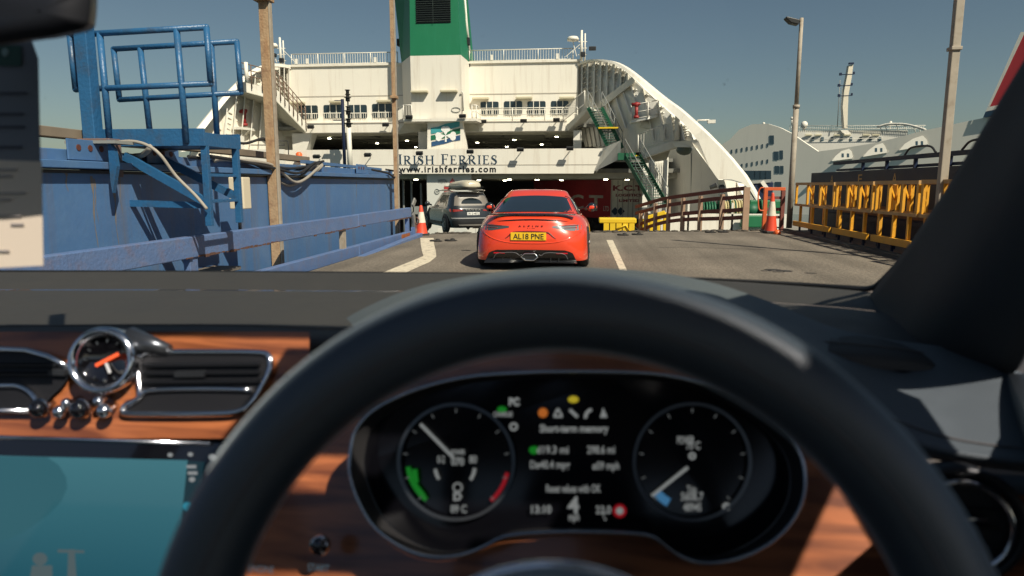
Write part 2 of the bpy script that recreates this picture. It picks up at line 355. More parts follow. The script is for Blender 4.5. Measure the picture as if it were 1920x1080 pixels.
cable([(XW + .05, 15.6, 1.66), (XW + .12, 16.6, 1.60), (XW + .2, 17.0, 1.5), (XW + .25, 17.4, 1.62), (XW - .1, 17.2, 1.7)], .025, CABLE, 'black cable coiled at the far end of the wall by the pole')
cable([P(210, 268, 6.9), P(245, 265, 6.85), P(275, 272, 6.8), P(300, 290, 6.8), P(330, 330, 6.9), P(365, 365, 6.95), P(388, 392, 6.98)], .018, CABLEG, 'pale grey cable looping from the platform down across the blue wall')
cable([P(250, 293, 7.2), P(268, 290, 7.1), P(282, 276, 7.0), P(278, 270, 7.2)], .03, CABLEG, 'short thick grey hose end below the platform')
# guard rails (two beams) with posts
XR = -4.40
root = thing('guard_rail', 'blue guard rail of two chipped rusty-edged beams beside the ramp', 'guard rail', (XR, 8, -1))
m_ = MB(); m_.span(XR - .12, XR, 1.5, 12.9, .50, .74); m_.span(XR - .12, XR, 12.93, 17.0, .51, .745); m_.build('rail_beam', BLUER, root, bevel=.012)
m_ = MB(); m_.span(XR - .12, XR, 8.4, 12.9, -.06, .15); m_.span(XR - .12, XR, 12.93, 17.0, -.06, .15); m_.build('rail_beam', BLUER, root, bevel=.012)
m_ = MB()
for y in [2 + .12 * k for k in range(125)]:
    if math.sin(y * 1.7) + random.uniform(-.6, .6) < -.1: continue
    m_.box((XR + .001, y, .503 + random.uniform(-.008, .01)), (.014, random.uniform(.06, .13), random.uniform(.012, .035)))
m_.build('rusty_edge', RUST, root)
m_ = MB(); m_.box((XR + .004, 16.4, .06), (.012, .75, .13)); m_.box((XR + .004, 9.0, .0), (.012, .25, .10)); m_.build('rust_patch', mat('orange_rust', (.33, .10, .03), .8, var=.5, scale=10), root)
for y in (7.2, 12.1, 16.7):
    m_ = MB(); m_.span(XR - .10, XR - .02, y, y + .16, -1.2, .5); m_.build('rail_post', POSTG if y == 12.1 else BLUER, root, bevel=.006)
root = thing('ramp_edge_beam', 'low blue beam lying along the edge of the ramp below the guard rail', 'beam', (XR, 12, -.4))
m_ = MB(); m_.beam((-4.1, 9.5, -.16), (-4.25, 17.2, -.02), .16, .22); m_.build('beam_body', BLUER, root, bevel=.01)
m_ = MB(); m_.beam((-4.75, 6, -.55), (-4.75, 17, -.5), .1, .2); m_.build('lower_beam', BLUEW, root, bevel=.01)
# rusty latch gear at the rail end
root = thing('rail_latch', 'rusty latch bracket with hook on the far end of the guard rail', 'bracket', (XR, 17.05, 0))
m_ = MB(); m_.beam((XR + .02, 17.05, .78), (XR + .05, 17.2, .95), .05, .12); m_.beam((XR + .03, 17.06, .6), (XR + .03, 17.25, .1), .06, .16); m_.build('plate', GALV, root, bevel=.01)
m_ = MB(); m_.tube(smooth([(XR + .1, 17.1, .5), (XR + .16, 17.1, .42), (XR + .12, 17.1, .32), (XR + .05, 17.1, .36)], 5), .02); m_.build('hook', RUST, root)
m_ = MB(); m_.beam((XR + .02, 17.06, .25), (XR + .02, 17.06, -.5), .1, .05); m_.build('lug', BLUER, root)
# steps behind the rail
root = thing('access_steps', 'two chequered steel steps behind the blue guard rail', 'steps', (-4.7, 7.9, -1))
for z_, y_ in ((.20, 7.35), (.06, 7.1)):
    m_ = MB(); m_.span(-4.95, -4.56, y_ + .2, y_ + 1.25, z_, z_ + .05); m_.build('tread', mat('chequer_plate', (.16, .14, .12), .6, bump=.9, bscale=60, patch=(.3, .12, .05)), root, bevel=.006)
# channel posts
def hpost(name, c, h, wd, mt, lab, z0=-1, cap=True, seg=None, group='tall posts along the ramp'):
    r = thing(name, lab, 'post', (c[0], c[1], z0), group)
    m_ = MB(); x, y = c; m_.span(x - wd / 2, x + wd * .30, y - .03, y + .06, z0, h)
    m_.build('post_body', mt, r, bevel=.006); m_ = MB(); m_.span(x + wd * .30 + .004, x + wd / 2, y - .02, y + .06, z0, h); m_.build('post_edge', POSTG, r, bevel=.004)
    if cap: m_ = MB(); m_.span(x - wd / 2 - .06, x + wd / 2 + .02, y - .12, y + .12, h, h + .09); m_.build('cap', mt, r, bevel=.01)
    for s_ in seg or []: m_ = MB(); m_.span(x - wd / 2 - .02, x + wd / 2 + .02, y - .11, y + .11, s_, s_ + .07); m_.build('collar', mt, r, bevel=.01)
    return r
p_ = P(511, 300, 10.4); hpost('channel_post', (p_.x, 10.4), 4.06, .175, RUSTP, 'thick rusty steel channel post standing behind the blue guard rail')
p_ = P(741, 250, 17.0); hpost('channel_post', (p_.x, 17.0), 7.4, .115, RUSTP, 'slender rust-streaked pole at the far end of the blue wall', cap=False, seg=[3.42])
# blue access platform with railings and ladder
root = thing('access_platform', 'blue steel platform with double railing and ladder on the wall', 'platform', (-4.6, 7.3, 1.5))
Y0, Y1 = 7.0, 7.75
def fr(pts, Y, r=.032, closed=True, nm='railing'):
    m_ = MB(); q = [P(a, b, Y) for a, b in pts]
    for i in range(len(q) if closed else len(q) - 1): m_.cyl(q[i], q[(i + 1) % len(q)], r, n=10); m_.sphere(q[i], r * 1.02, 8)
    return m_
m_ = fr([(131, 66), (387, 51), (395, 157), (142, 168)], Y0)
for a, b in (((187, 62), (206, 262)), ((331, 55), (350, 268))): m_.cyl(P(*a, Y0), P(*b, Y0), .034, n=10)
m_.build('railing', BLUEP, root)
m_ = fr([(213, 92), (444, 78), (452, 174), (224, 187)], Y1)
for a, b in (((263, 90), (281, 248)), ((396, 83), (407, 252))): m_.cyl(P(*a, Y1), P(*b, Y1), .034, n=10)
m_.build('railing', BLUEP, root)
a = P(150, 60, 6.9); b = P(175, 265, 6.9); 
m_ = MB(); cx = P(168, 180, 6.9).x; m_.span(cx - .07, cx + .07, 6.83, 6.97, 1.3, 3.3); m_.build('column', BLUEP, root, bevel=.008)
xr = P(383, 262, Y0).x; xl = P(190, 262, Y0).x; zt = P(300, 243, Y0).z; zb = P(300, 274, Y0).z
m_ = MB(); m_.span(xl, xr, Y0, Y0 + .03, zb, zt + .01); m_.span(xr - .03, xr, Y0 + .03, Y1, zb, zt - .03); m_.span(xl, xr, Y1, Y1 + .03, zb, zt); m_.build('toe_board', BLUEP, root, bevel=.004)
m_ = MB(); m_.span(xl, xr - .03, Y0 + .03, Y1, zb + .01, zb + .04); m_.build('deck_plate', BLUEP, root)
zl = P(400, 424, Y0).z
m_ = MB(); m_.span(xr - .07, xr, Y0 + .03, Y0 + .09, zl, zb); m_.span(xr - .07, xr, Y1 - .07, Y1 - .01, zl, zb)
for z_ in (P(400, 331, Y0).z, P(400, 381, Y0).z): m_.span(xr - .05, xr - .02, Y0 + .09, Y1 - .07, z_, z_ + .035)
m_.build('ladder', BLUEP, root, bevel=.004)
m_ = MB(); m_.beam((xr - .05, Y0 + .06, zl + .25), (XW, Y0 + .06, zl + .75), .05, .09); m_.beam((xr - .06, Y0 + .1, zl + .22), (XW, Y0 + .1, zl + .24), .05, .07); m_.beam((xr - .05, Y1 - .04, zl + .3), (XW, Y1 - .04, zl + .75), .05, .09); m_.build('brace', BLUEP, root)
m_ = MB(); m_.prism([P(201, 262, 6.6), P(214, 280, 6.6), P(219, 312, 6.6), P(211, 362, 6.6), P(207, 340, 6.6), P(204, 300, 6.6)], (0, .05, 0)); m_.build('hook_plate', BLUEP, root)
m_ = MB(); m_.span(cx - .12, cx + .25, 6.80, 6.99, 1.40, 1.80); m_.build('rusted_socket', mat('rust_blue', (.12, .10, .11), .7, patch=(.22, .09, .04), pamt=.9, pscale=6), root, bevel=.01)
m_ = MB(); a = P(145, 268, 6.7); m_.box(a + V((.25, 0, 0)), (.55, .3, .03)); m_.build('shelf_plate', GREY, root)
# junction box
c = P(450, 362, 8.6); root = thing('junction_box', 'cream junction box beside the platform ladder with black conduit', 'electric box', (c.x, c.y, c.z - .6))
m_ = MB(); m_.box(c, (.20, .2, .41)); m_.build('box_body', mat('cream_box', (.66, .58, .44), .5, var=.05), root, bevel=.012)
m_ = MB(); m_.tube([c + V((-.02, 0, -.2)), c + V((-.03, 0, -.5))], .022); m_.build('conduit', CABLE, root)

# ================================================================ cones
CW = mat('cone_reflective_sleeve', (.72, .66, .55), .5, var=.08, patch=(.4, .33, .25), pamt=.4, pscale=8); CR = mat('cone_orange_red', (.70, .07, .03), .45, var=.1)
CB = mat('cone_base_rubber', (.03, .03, .03), .7)
def cone(loc, h, lab, tilt=0):
    r = thing('traffic_cone', lab, 'cone', (0, 0, 0), 'traffic cones')
    prof = lambda t: .17 * (1 - t) + .035 * t
    def ring(a, b, extra=0): return [(prof(a) + extra, a * h), (prof(b) + extra, b * h)]
    m_ = MB(); m_.lathe((0, 0, .0), (0, 0, 1), [(.175, .03), (prof(.0), .05 * h)] + [(prof(t), t * h) for t in (.1, .4, .7, .97)] + [(.03, h), (.001, h)]); m_.build('cone_body', CR, r)
    m_ = MB(); m_.lathe((0, 0, 0), (0, 0, 1), [(prof(.42) + .004, .42 * h), (prof(.78) + .004, .78 * h)]); m_.build('sleeve', CW, r)
    m_ = MB(); m_.box((0, 0, .025), (.42, .42, .05)); m_.build('base', CB, r, bevel=.015)
    r.location = loc; r.rotation_euler = (0, 0, .2); return r
c = G(775, 442); cone((c.x + .15, 17.7, 0), .78, 'orange and white traffic cone squeezed at the end of the blue guard rail')
c = G(1447, 428); cone((P(1447, 400, 19.4).x, 19.4, .02), 1.08, 'tall orange and white traffic cone in front of the orange steel frame')

# ================================================================ right: yellow gangway frames, dark wall, posts
XB = 6.0
def yframe(y0, y1, zt, zb, lab, x0=XB, skew=0, nbay=3):
    yc = (y0 + y1) / 2; r = thing('barrier_frame', lab, 'barrier', (x0, yc, 0), 'yellow barrier frames on the right')
    zm = zb + (zt - zb) * .50; D = .42
    def pt(x, y, z): return (x + skew * (y - yc), y, z)
    m_ = MB(); 
    for x in (x0, x0 + D):
        m_.beam(pt(x, y0, zt), pt(x, y1, zt), .07, .07)
    m_.beam(pt(x0, y0, zm), pt(x0, y1, zm), .07, .06); m_.beam(pt(x0 + D, y0, zm), pt(x0 + D, y1, zm), .07, .06)
    for y in (y0, y1): m_.beam(pt(x0 + .036, y, zt), pt(x0 + D - .036, y, zt), .06, .06)
    m_.build('upper_frame', YELT, r)
    m_ = MB(); m_.beam(pt(x0 - .04, y0 + .06, zb + .06), pt(x0 - .04, y1 - .06, zb + .06), .06, .14); m_.build('foot_beam', YEL, r, bevel=.006)
    n = nbay
    for i in range(n + 1):
        y = y0 + .04 + (y1 - y0 - .08) * i / n
        m_ = MB(); m_.beam(pt(x0, y, zm + .03), pt(x0, y, zt - .035), .05, .09); m_.build('upright', YEL, r); m_ = MB()
        if i % 2 == 0 or 1: m_.beam(pt(x0 + D, y, zm + .03), pt(x0 + D, y, zt - .035), .05, .09)
        if i < n: m_.beam(pt(x0 + .2, y + .2, zm + .05), pt(x0 + .2, y + .2, zt - .05), .015, .13); m_.beam(pt(x0 + .02, y + .05, zt - .05), pt(x0 + .2, y + .2, zt - .35), .02, .05)
        m_.build('upright', YEL, r)
    for i in range(n):
        y = y0 + (y1 - y0) * (i + .5) / n
        m_ = MB(); m_.beam(pt(x0, y, zb), pt(x0, y, zm - .03), .06, .07); m_.beam(pt(x0 + .3, y + .02, zb + .1), pt(x0 + .3, y + .02, zm - .03), .05, .07); m_.build('leg', YEL, r)
    m_ = MB()
    for i in range(n):
        y = y0 + (y1 - y0) * (i + .5) / n
        for dx in (0, .3): m_.beam(pt(x0 + dx, y, -.02), pt(x0 + dx, y, zb), .045, .055)
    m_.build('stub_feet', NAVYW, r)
    return r
yframe(17.5, 20.6, 1.34, .16, 'yellow barrier frame nearest the orange cone')
yframe(15.2, 17.4, 1.35, .16, 'second yellow barrier frame from the orange cone')
yframe(13.2, 15.1, 1.36, .16, 'yellow barrier frame third from the orange cone, below the letter F')
yframe(11.6, 13.1, 1.37, .16, 'yellow barrier frame just before the tilted one', nbay=2)
yframe(9.6, 11.35, 1.52, .22, 'nearest yellow barrier frame, higher and skewed, in front of the thick pole', x0=6.05, skew=-.12, nbay=2)
XD = 7.1
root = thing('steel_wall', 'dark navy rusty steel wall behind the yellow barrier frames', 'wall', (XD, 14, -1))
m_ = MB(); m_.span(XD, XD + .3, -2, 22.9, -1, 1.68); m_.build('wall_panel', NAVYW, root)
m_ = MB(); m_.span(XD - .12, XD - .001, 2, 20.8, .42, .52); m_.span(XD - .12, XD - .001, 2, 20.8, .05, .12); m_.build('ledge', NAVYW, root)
m_ = MB(); m_.span(XD - .02, XD - .001, 9, 20, .56, .8)
m_.build('rust_band', mat('rust_band', (.20, .10, .05), .75, var=.4, patch=(.03, .035, .05), pamt=.95, pscale=1.1), root)
m_ = MB(); m_.span(XD, XD + .12, 2, 21.0, 1.88, 1.97); m_.span(XD + .1, XD + .2, 2, 21.0, 1.70, 1.76)
for k in range(12): m_.span(XD + .03, XD + .1, 3 + k * 1.45, 3.06 + k * 1.45, 1.68, 1.88)
m_.build('top_rail', NAVYW, root)
m_ = MB()
LET = mat('faded_yellow_letter', (.50, .33, .12), .7, var=.2)
for ch, px in (('A', 1530), ('F', 1577), ('A', 1634)):
    Yd = XD * F / (px - 1100) ; q = V((XD - .004, Yd, 1.335)); text(m_, ch, .36, q, (0, -1, 0), (0, 0, 1), ext=.002, w=.25)
m_.build('painted_letter', LET, root)
m_ = MB()
for a_, b_ in ((15.2, 16.6), (13.0, 14.2)): m_.tube(smooth([(XD + .05, a_, 1.98), (XD + .05, a_ + .3, 2.12), (XD + .05, b_ - .3, 2.13), (XD + .05, b_, 1.98)], 6), .022)
tag(m_.build('cable', CABLE), 'black cable arched over the top of the navy wall', 'cable')
m_ = MB()
for k in range(7): 
    p = [(5.55 + .06 * k + random.uniform(-.03, .03), 9 + k * .4 + 2.2 * j, .012 + .01 * (k % 3)) for j in range(6)]
    m_.tube(smooth(p, 4), .014, 6)
tag(m_.build('cable_run', CABLE), 'bundle of black cables lying on the road below the yellow frames', 'cable')
p_ = P(1780, 200, 12.4)
root = thing('square_post', 'thick square weathered pole behind the nearest yellow barrier frame', 'post', (p_.x, 12.4, 0), 'tall posts along the ramp')
m_ = MB(); m_.span(p_.x - .065, p_.x + .065, 12.34, 12.46, 0, 6); m_.build('post_body', POSTG, root, bevel=.012)
m_ = MB(); m_.span(p_.x - .09, p_.x + .08, 12.31, 12.49, P(1790, 95, 12.4).z, P(1790, 88, 12.4).z); m_.build('collar', POSTG, root, bevel=.01)
p_ = P(1493, 200, 21.8)
root = thing('lamp_post', 'slim lamp post with a flat lamp head, right of the white ship', 'lamp post', (p_.x, 21.8, 0), 'tall posts along the ramp')
zt = P(1494, 34, 21.8).z
m_ = MB(); m_.cyl((p_.x, 21.8, 0), (p_.x, 21.8, P(1492, 200, 21.8).z), .085, .08, 12); m_.cyl((p_.x, 21.8, P(1492, 200, 21.8).z), (p_.x, 21.8, zt), .062, .055, 12); m_.build('pole', POSTG, root)
m_ = MB(); z_ = P(1492, 200, 21.8).z; m_.cyl((p_.x, 21.8, z_ - .05), (p_.x, 21.8, z_ + .05), .10, n=12); m_.build('collar', POSTG, root)
m_ = MB(); m_.tube([(p_.x, 21.8, zt - .12), (p_.x - .15, 21.75, zt - .05)], .03); m_.build('bracket', BLACK, root)
m_ = MB(); m_.prism([(p_.x - .10, 21.6, zt - .08), (p_.x - .48, 21.6, zt + .02), (p_.x - .5, 21.6, zt - .02), (p_.x - .35, 21.6, zt - .16), (p_.x - .12, 21.6, zt - .22)], (0, .28, 0)); m_.build('lamp_head', BLACK, root, bevel=.02)
# wire-like oval lamp at far left post of grey ship handled with ship
# ================================================================ crest: yellow bench frame, brown fence, orange frame, ramp mechanics
def zat(py, Y, px=1250): return P(px, py, Y).z
root = thing('ramp_side_frame', 'bright yellow welded bench-like frame at the ramp edge before the container', 'frame', (P(1160, 420, 24).x, 24, -1))
xa, xb = P(1123, 410, 24).x, P(1192, 410, 24).x; z0, z1 = zat(418, 24), zat(409, 24)
m_ = MB(); m_.span(xa, xb, 23.6, 24.4, z0, z1); m_.build('top_plate', YELP, root, bevel=.03)
for i in range(5): m_ = MB(); x = xa + .25 + (xb - xa - .4) * i / 4; m_.span(x - .09, x + .09, 23.6, 23.75, -1.2, z0); m_.span(x - .07, x + .07, 24.2, 24.35, -1.2, z0); m_.build('leg', YELP, root)
m_ = MB(); m_.tube([(xa + .6, 23.58, z0 - .2), (xa + .9, 23.58, z0 - .06), (xa + 1.0, 23.58, z0 - .22)], .03); m_.build('chain', YELP, root)
root = thing('ramp_side_frame', 'bright yellow rail frame partly behind the low end of the brown fence', 'frame', (P(1230, 420, 25).x, 25, -1))
m_ = MB(); a = P(1208, 410, 25); b = P(1247, 398, 25); m_.beam(a, b, .2, .14)
for t in (0, .35, .7, 1): q = a.lerp(b, t); m_.beam(q, (q.x, q.y, -1.2), .12, .12)
m_.beam(P(1208, 422, 25), P(1247, 414, 25), .1, .1); m_.build('rail', YELP, root, bevel=.02)
root = thing('rail_fence', 'brown four-rail fence curving up beside the ramp with tan posts', 'fence', (P(1300, 425, 21).x, 21, -.5))
def FY(px): return 24.5 - 4.0 * (px - 1190) / 215
posts = [(1202, 399, 432), (1212, 397, 432), (1230, 380, 430), (1255, 372, 430), (1282, 370, 428), (1315, 366, 427), (1356, 363, 426), (1402, 351, 425)]
for i, (px, a, b) in enumerate(posts):
    Y = FY(px); t = P(px, a, Y); wd = .13 if px < 1390 else .17
    m_ = MB(); m_.span(t.x - wd / 2, t.x + wd / 2, Y + .03, Y + .16, -1.2, t.z - (0 if px > 1390 else .02)); m_.build('post', TANP, root)
tops = [(1191, 388), (1215, 381), (1235, 375), (1260, 370), (1290, 366), (1320, 362), (1360, 357), (1398, 353)]
m2s = [(1191, 400), (1215, 394), (1240, 387), (1270, 382), (1300, 378), (1340, 373), (1370, 371), (1398, 368)]
m3s = [(1193, 424), (1215, 414), (1240, 407), (1270, 402), (1300, 399), (1340, 396), (1370, 395), (1398, 392)]
m4s = [(1200, 432), (1220, 424), (1245, 417), (1270, 413), (1300, 411), (1340, 410), (1370, 409), (1398, 407)]
for rl in (tops, m2s, m3s, m4s):
    q = smooth([P(a, b, FY(a)) for a, b in rl], 2); m_ = MB()
    m_.grid([[p + V((0, 0, .06)), p + V((0, .03, .06)), p + V((0, .03, -.06)), p + V((0, 0, -.06)), p + V((0, 0, .06))] for p in q], False); m_.build('rail', BROWN, root)
root = thing('gate_frame', 'orange steel gate frame with looped handle behind the tall cone', 'gate', (P(1440, 425, 20.6).x, 20.6, -.2))
m_ = MB(); Yg = 20.7
x0, x1 = P(1432, 380, Yg).x, P(1439, 380, Yg).x; m_.span(x0, x1, Yg, Yg + .12, -.1, zat(351, Yg)); m_.build('gate_post', ORP, root, bevel=.008)
x2 = P(1472, 380, Yg).x; m_ = MB(); m_.span(x1, x2, Yg + .02, Yg + .1, zat(357, Yg), zat(351, Yg)); m_.build('top_bar', ORP, root, bevel=.006)
for a_, b_ in ((368, 373), (389, 395), (404, 409)): m_ = MB(); m_.span(x1, x2, Yg + .06, Yg + .12, zat(b_, Yg), zat(a_, Yg)); m_.build('cross_bar', BROWN, root)
m_ = MB(); m_.span(x2 - .1, x2, Yg, Yg + .14, -.1, zat(357, Yg)); m_.build('gate_post', BROWN, root)
m_ = MB(); m_.tube(smooth([P(1432, 352, Yg), P(1426, 353, Yg), P(1422, 362, Yg), P(1422, 386, Yg), P(1425, 394, Yg), P(1432, 395, Yg)], 5), .02); m_.build('loop_handle', ORP, root)
m_ = MB(); p = P(1450, 425, 19.2); m_.lathe((p.x + .05, 19.0, .02), (0, -.2, .1), [(.0, .12), (.05, .11), (.09, .06), (.1, 0)]); tag(m_.build('light_dome', ORANGE), 'small orange dome lying at the foot of the tall cone', 'beacon')
# ================================================================ ferry
YF = 46.0
def X_(px, Y, py=300): return P(px, py, Y).x
def Z_(py, Y, px=960): return P(px, py, Y).z
fx = X_(812, YF)
ferry = thing('ferry', 'large white ferry with green funnel, open stern doors and blue lettering', 'ferry', (fx, YF, -2.4))
def railing(pts, h, name='railing', n=None, mt=WHITE2, mid=1, bars=True, r=.03, par=None, step=.25):
    m_ = MB(); up = V((0, 0, h))
    for a, b in zip(pts[:-1], pts[1:]):
        a = V(a); b = V(b); L = (b - a).length; m_.cyl(a + up, b + up, r, n=6)
        for k in range(mid): m_.cyl(a + up * ((k + 1) / (mid + 1)), b + up * ((k + 1) / (mid + 1)), r * .7, n=5) if not bars else None
        m_.cyl(a + up * .08, b + up * .08, r * .7, n=5)
        if bars:
            c = int(L / step)
            for i in range(c): m_.beam(a.lerp(b, i / c) + up * .08, a.lerp(b, i / c) + up, .025, .025)
        c = max(1, int(L / 1.8))
        for i in range(c + 1): m_.cyl(a.lerp(b, i / c), a.lerp(b, i / c) + up, r * 1.1, n=6)
    return m_.build(name, mt, par if par else ferry)
# --- upper wall with windows
xl, xr = X_(545, YF), X_(1082, YF); zt = Z_(121, YF, 812); zb = Z_(244, YF, 812); zl = Z_(223, YF, 812)
m_ = MB(); m_.span(xl, xr, YF, YF + 2, zb, zt); m_.span(xl - .1, xr + .1, YF - .12, YF + 2, zt, zt + .14); m_.build('upper_wall', WHITE, ferry)
m_ = MB(); z = Z_(178, YF, 812); m_.span(xl, xr, YF - .02, YF - .001, z - .03, z + .03); m_.build('seam', mat('seam_shadow', (.42, .38, .33), .6), ferry)
for a, b, t, bt in [(561, 596, 198, 223), (607, 643, 197, 222), (652, 688, 197, 222), (698, 735, 195, 221), (901, 935, 191, 216), (945, 979, 190, 216), (989, 1023, 190, 216), (1033, 1066, 189.5, 215.5)]:
    x0, x1 = X_(a, YF, 205), X_(b, YF, 205); z1, z0 = Z_(t, YF, a), Z_(bt, YF, a)
    m_ = MB(); r_ = .10; pts = []
    for cx, cz, s0 in ((x1 - r_, z1 - r_, 0), (x0 + r_, z1 - r_, 90), (x0 + r_, z0 + r_, 180), (x1 - r_, z0 + r_, 270)):
        for k in range(4): an = R(s0 + 30 * k); pts.append((cx + r_ * math.cos(an), YF - .001, cz + r_ * math.sin(an)))
    m_.prism(pts, (0, -.03, 0)); wn = m_.build('window', SGLASS, ferry)
    m_ = MB()
    for k in range(1, 3): x = x0 + (x1 - x0) * k / 3; m_.span(x - .022, x + .022, YF - .07, YF - .032, z0, z1)
    zz = z0 + (z1 - z0) * .38; m_.span(x0, x1, YF - .09, YF - .072, zz - .02, zz + .03)
    for k in range(9): x = x0 + (x1 - x0) * (k + .5) / 9; m_.span(x - .013, x + .013, YF - .11, YF - .092, z0, zz)
    m_.build('mullion', WHITE2, wn)
for a, b, y in ((888, 918, 185), (968, 998, 184), (1048, 1076, 184), (551, 578, 193), (712, 738, 190), (625, 650, 191)):
    m_ = MB(); z = Z_(y, YF, a); m_.span(X_(a, YF), X_(b, YF), YF - .45, YF - .05, z - .09, z + .04); m_.build('strip_lamp', mat('lamp_beige', (.55, .50, .36), .5), ferry, bevel=.02)
# --- lip / walkway below windows
m_ = MB(); z1, z0 = Z_(228, 45, 812), Z_(248, 45, 812); xa, xb = X_(570, 45), X_(1062, 45)
m_.span(xa, xb, 44.9, YF - .01, z0, z1); m_.build('walkway_edge', WHITE, ferry, bevel=.03)
m_ = MB(); m_.span(xa, xb, 44.86, 44.898, z1 - .09, z1 - .02); m_.build('gutter_pipe', mat('pipe_beige', (.42, .38, .33), .6), ferry)
def flood(px, py, Y, out=.5):
    p = P(px, py, Y); m_ = MB(); m_.box((p.x, Y - out, p.z), (.42, .22, .20), Matrix.Rotation(R(25), 3, 'X')); m_.beam((p.x, Y - out + .1, p.z), (p.x + .1, Y, p.z + .03), .05, .05)
    m_.build('floodlight', BLACK, ferry, bevel=.02)
for px, py, Y in [(588, 239, 45), (727, 235, 45), (771, 221, 43.3), (870, 219, 43.3), (908, 229, 45), (983, 228, 45), (1044, 226, 45), (599, 294, 42.4), (694, 291, 42.4), (790, 288, 42.4), (884, 285, 42.4), (977, 281, 42.4), (1069, 279, 42.4)]: flood(px, py, Y - .01)
# --- tower and funnel
YT = 43.5
def col(pts_lo, pts_hi, z0, z1, name, m, par=ferry):
    m_ = MB(); lo = [(x, y, z0) for x, y in pts_lo]; hi = [(x, y, z1) for x, y in pts_hi]; n = len(lo)
    m_.add(lo + hi, [tuple(range(n)), tuple(range(2 * n - 1, n - 1, -1))] + [(i, (i + 1) % n, (i + 1) % n + n, i + n) for i in range(n)]); return m_.build(name, m, par)
def hexa(a, b, py, sl, sr):
    x0, x1 = X_(a, YT, py), X_(b, YT, py); l, r = X_(sl, YT + 2.2, py), X_(sr, YT + 2.2, py); return [(x0, YT), (x1, YT), (r, YT + 2.2), (r, YT + 4.5), (l, YT + 4.5), (l, YT + 2.2)]
zg = Z_(104, YT, 812); zw = Z_(224, YT, 812)
col(hexa(772, 867, 215, 757, 880), hexa(769, 864, 104, 753, 878), zw, zg, 'tower', WHITE)
ztop = Z_(-190, YT, 812)
col(hexa(769, 864, 104, 752.6, 878.4), hexa(766, 848, -190, 722, 852), zg, ztop, 'funnel', FGREEN)
m_ = MB(); x0, x1 = X_(780, YT, 20), X_(845, YT, 20); z0 = Z_(43.5, YT, 812); z1 = z0 + 3.4
yy = lambda z: YT
m_.span(x0, x1, YT - .02, YT + .005, z0, z1); lv = m_.build('louvre', BLACK, ferry)
m_ = MB()
for k in range(26): z = z0 + .08 + k * .13; m_.box(((x0 + x1) / 2, YT - .05, z), (x1 - x0, .10, .015), Matrix.Rotation(R(-25), 3, 'X'))
m_.span((x0 + x1) / 2 - .015, (x0 + x1) / 2 + .015, YT - .11, YT - .10, z0, z1); m_.build('slat', mat('louvre_slat', (.03, .045, .04), .5), lv)
for a, b in ((783, 30), (-1, 0)):
    pass
for (a, b, y) in ((775, 806, 173), (829, 860, 172)):
    z = Z_(y, YT, a); m_ = MB(); m_.span(X_(a, YT), X_(b, YT), YT - .4, YT - .02, z - .06, z + .06); m_.build('strip_lamp', MATS['lamp_beige'], ferry, bevel=.02)
# black camera boxes and pipes on the funnel sides
for px, py, Y in ((750, 80, 46.2), (876, 78, 46)):
    p = P(px, py, Y); m_ = MB(); m_.box(p, (.35, .4, .45)); m_.beam(p + V((0, 0, -.2)), p + V((.15, 0, -1.6)), .08, .08); m_.build('exhaust_box', BLACK, ferry, bevel=.02)
m_ = MB(); m_.tube([P(868, -40, 46.5), P(874, 40, 46.5), P(880, 100, 46.5)], .10); m_.tube([P(862, -60, 46.2), P(871, 30, 46.2), P(877, 70, 46.2)], .07); m_.build('exhaust_pipe', WHITE2, ferry)
# lifebuoy symbol and pipe on tower
p = P(855, 206, YT); m_ = MB(); m_.tube([(p.x + .28 * math.cos(t) , YT - .03, p.z + .15 * math.sin(t)) for t in [k * math.pi / 8 for k in range(16)]], .02, closed=True); m_.build('hose_ring', GREY, ferry)
m_ = MB(); q = P(871, 210, YT + .4); m_.tube([(q.x, YT - .05, q.z), (q.x, YT - .05, q.z + 1.1), (q.x - .1, YT - .15, q.z + 1.2)], .05); m_.build('vent_pipe', WHITE2, ferry)
# railing roof left and right
railing([(X_(546, YF, 121) , YF + .1, zt + .14), (X_(745, YF, 121), YF + .1, zt + .14)], .72, step=.17)
railing([(X_(880, YF, 121), YF + .1, zt + .14), (X_(1074, YF, 121), YF + .1, zt + .14)], .72, step=.17)
for px in (555, 575, 703, 922, 1045): m_ = MB(); x = X_(px, YF, 110); m_.span(x - .09, x + .09, YF + .02, YF + .05, zt + .22, zt + .55); m_.build('notice_board', WHITE, ferry)
# small masts at both roof corners
def roofmast(px, sgn, lab):
    p = V((X_(px, YF, 115), YF - .2, zt)); m_ = MB(); m_.cyl(p, p + V((0, 0, 1.9)), .10, .07, 8); m_.cyl(p + V((.22, 0, 0)), p + V((.22, 0, 1.7)), .05, n=6)
    for k in range(3): m_.beam(p + V((-.2, 0, .4 + .4 * k)), p + V((.35, 0, .4 + .4 * k)), .05, .05)
    m_.beam(p + V((.1, 0, 1.2)), p + V((sgn * 1.0, 0, .3)), .04, .04); mm = m_.build('mast', WHITE2, ferry)
    m_ = MB(); m_.lathe(p + V((-sgn * .0 - .55, 0, 1.25)), (0, 0, 1), [(0, 0), (.36, .02), (.38, .14), (.3, .26), (0, .28)], 16); m_.beam(p + V((-.55, 0, 1.2)), p + V((-.3, 0, .3)), .05, .05); m_.build('radar', WHITE, mm)
    m_ = MB(); m_.box(p + V((-.5 if sgn > 0 else .7, -.1, .75)), (.45, .3, .22)); m_.box(p + V((.1, -.1, .4)), (.3, .2, .3)); m_.build('searchlight', BLACK, mm, bevel=.03)
roofmast(529, 1, ''); roofmast(1090, -1, '')
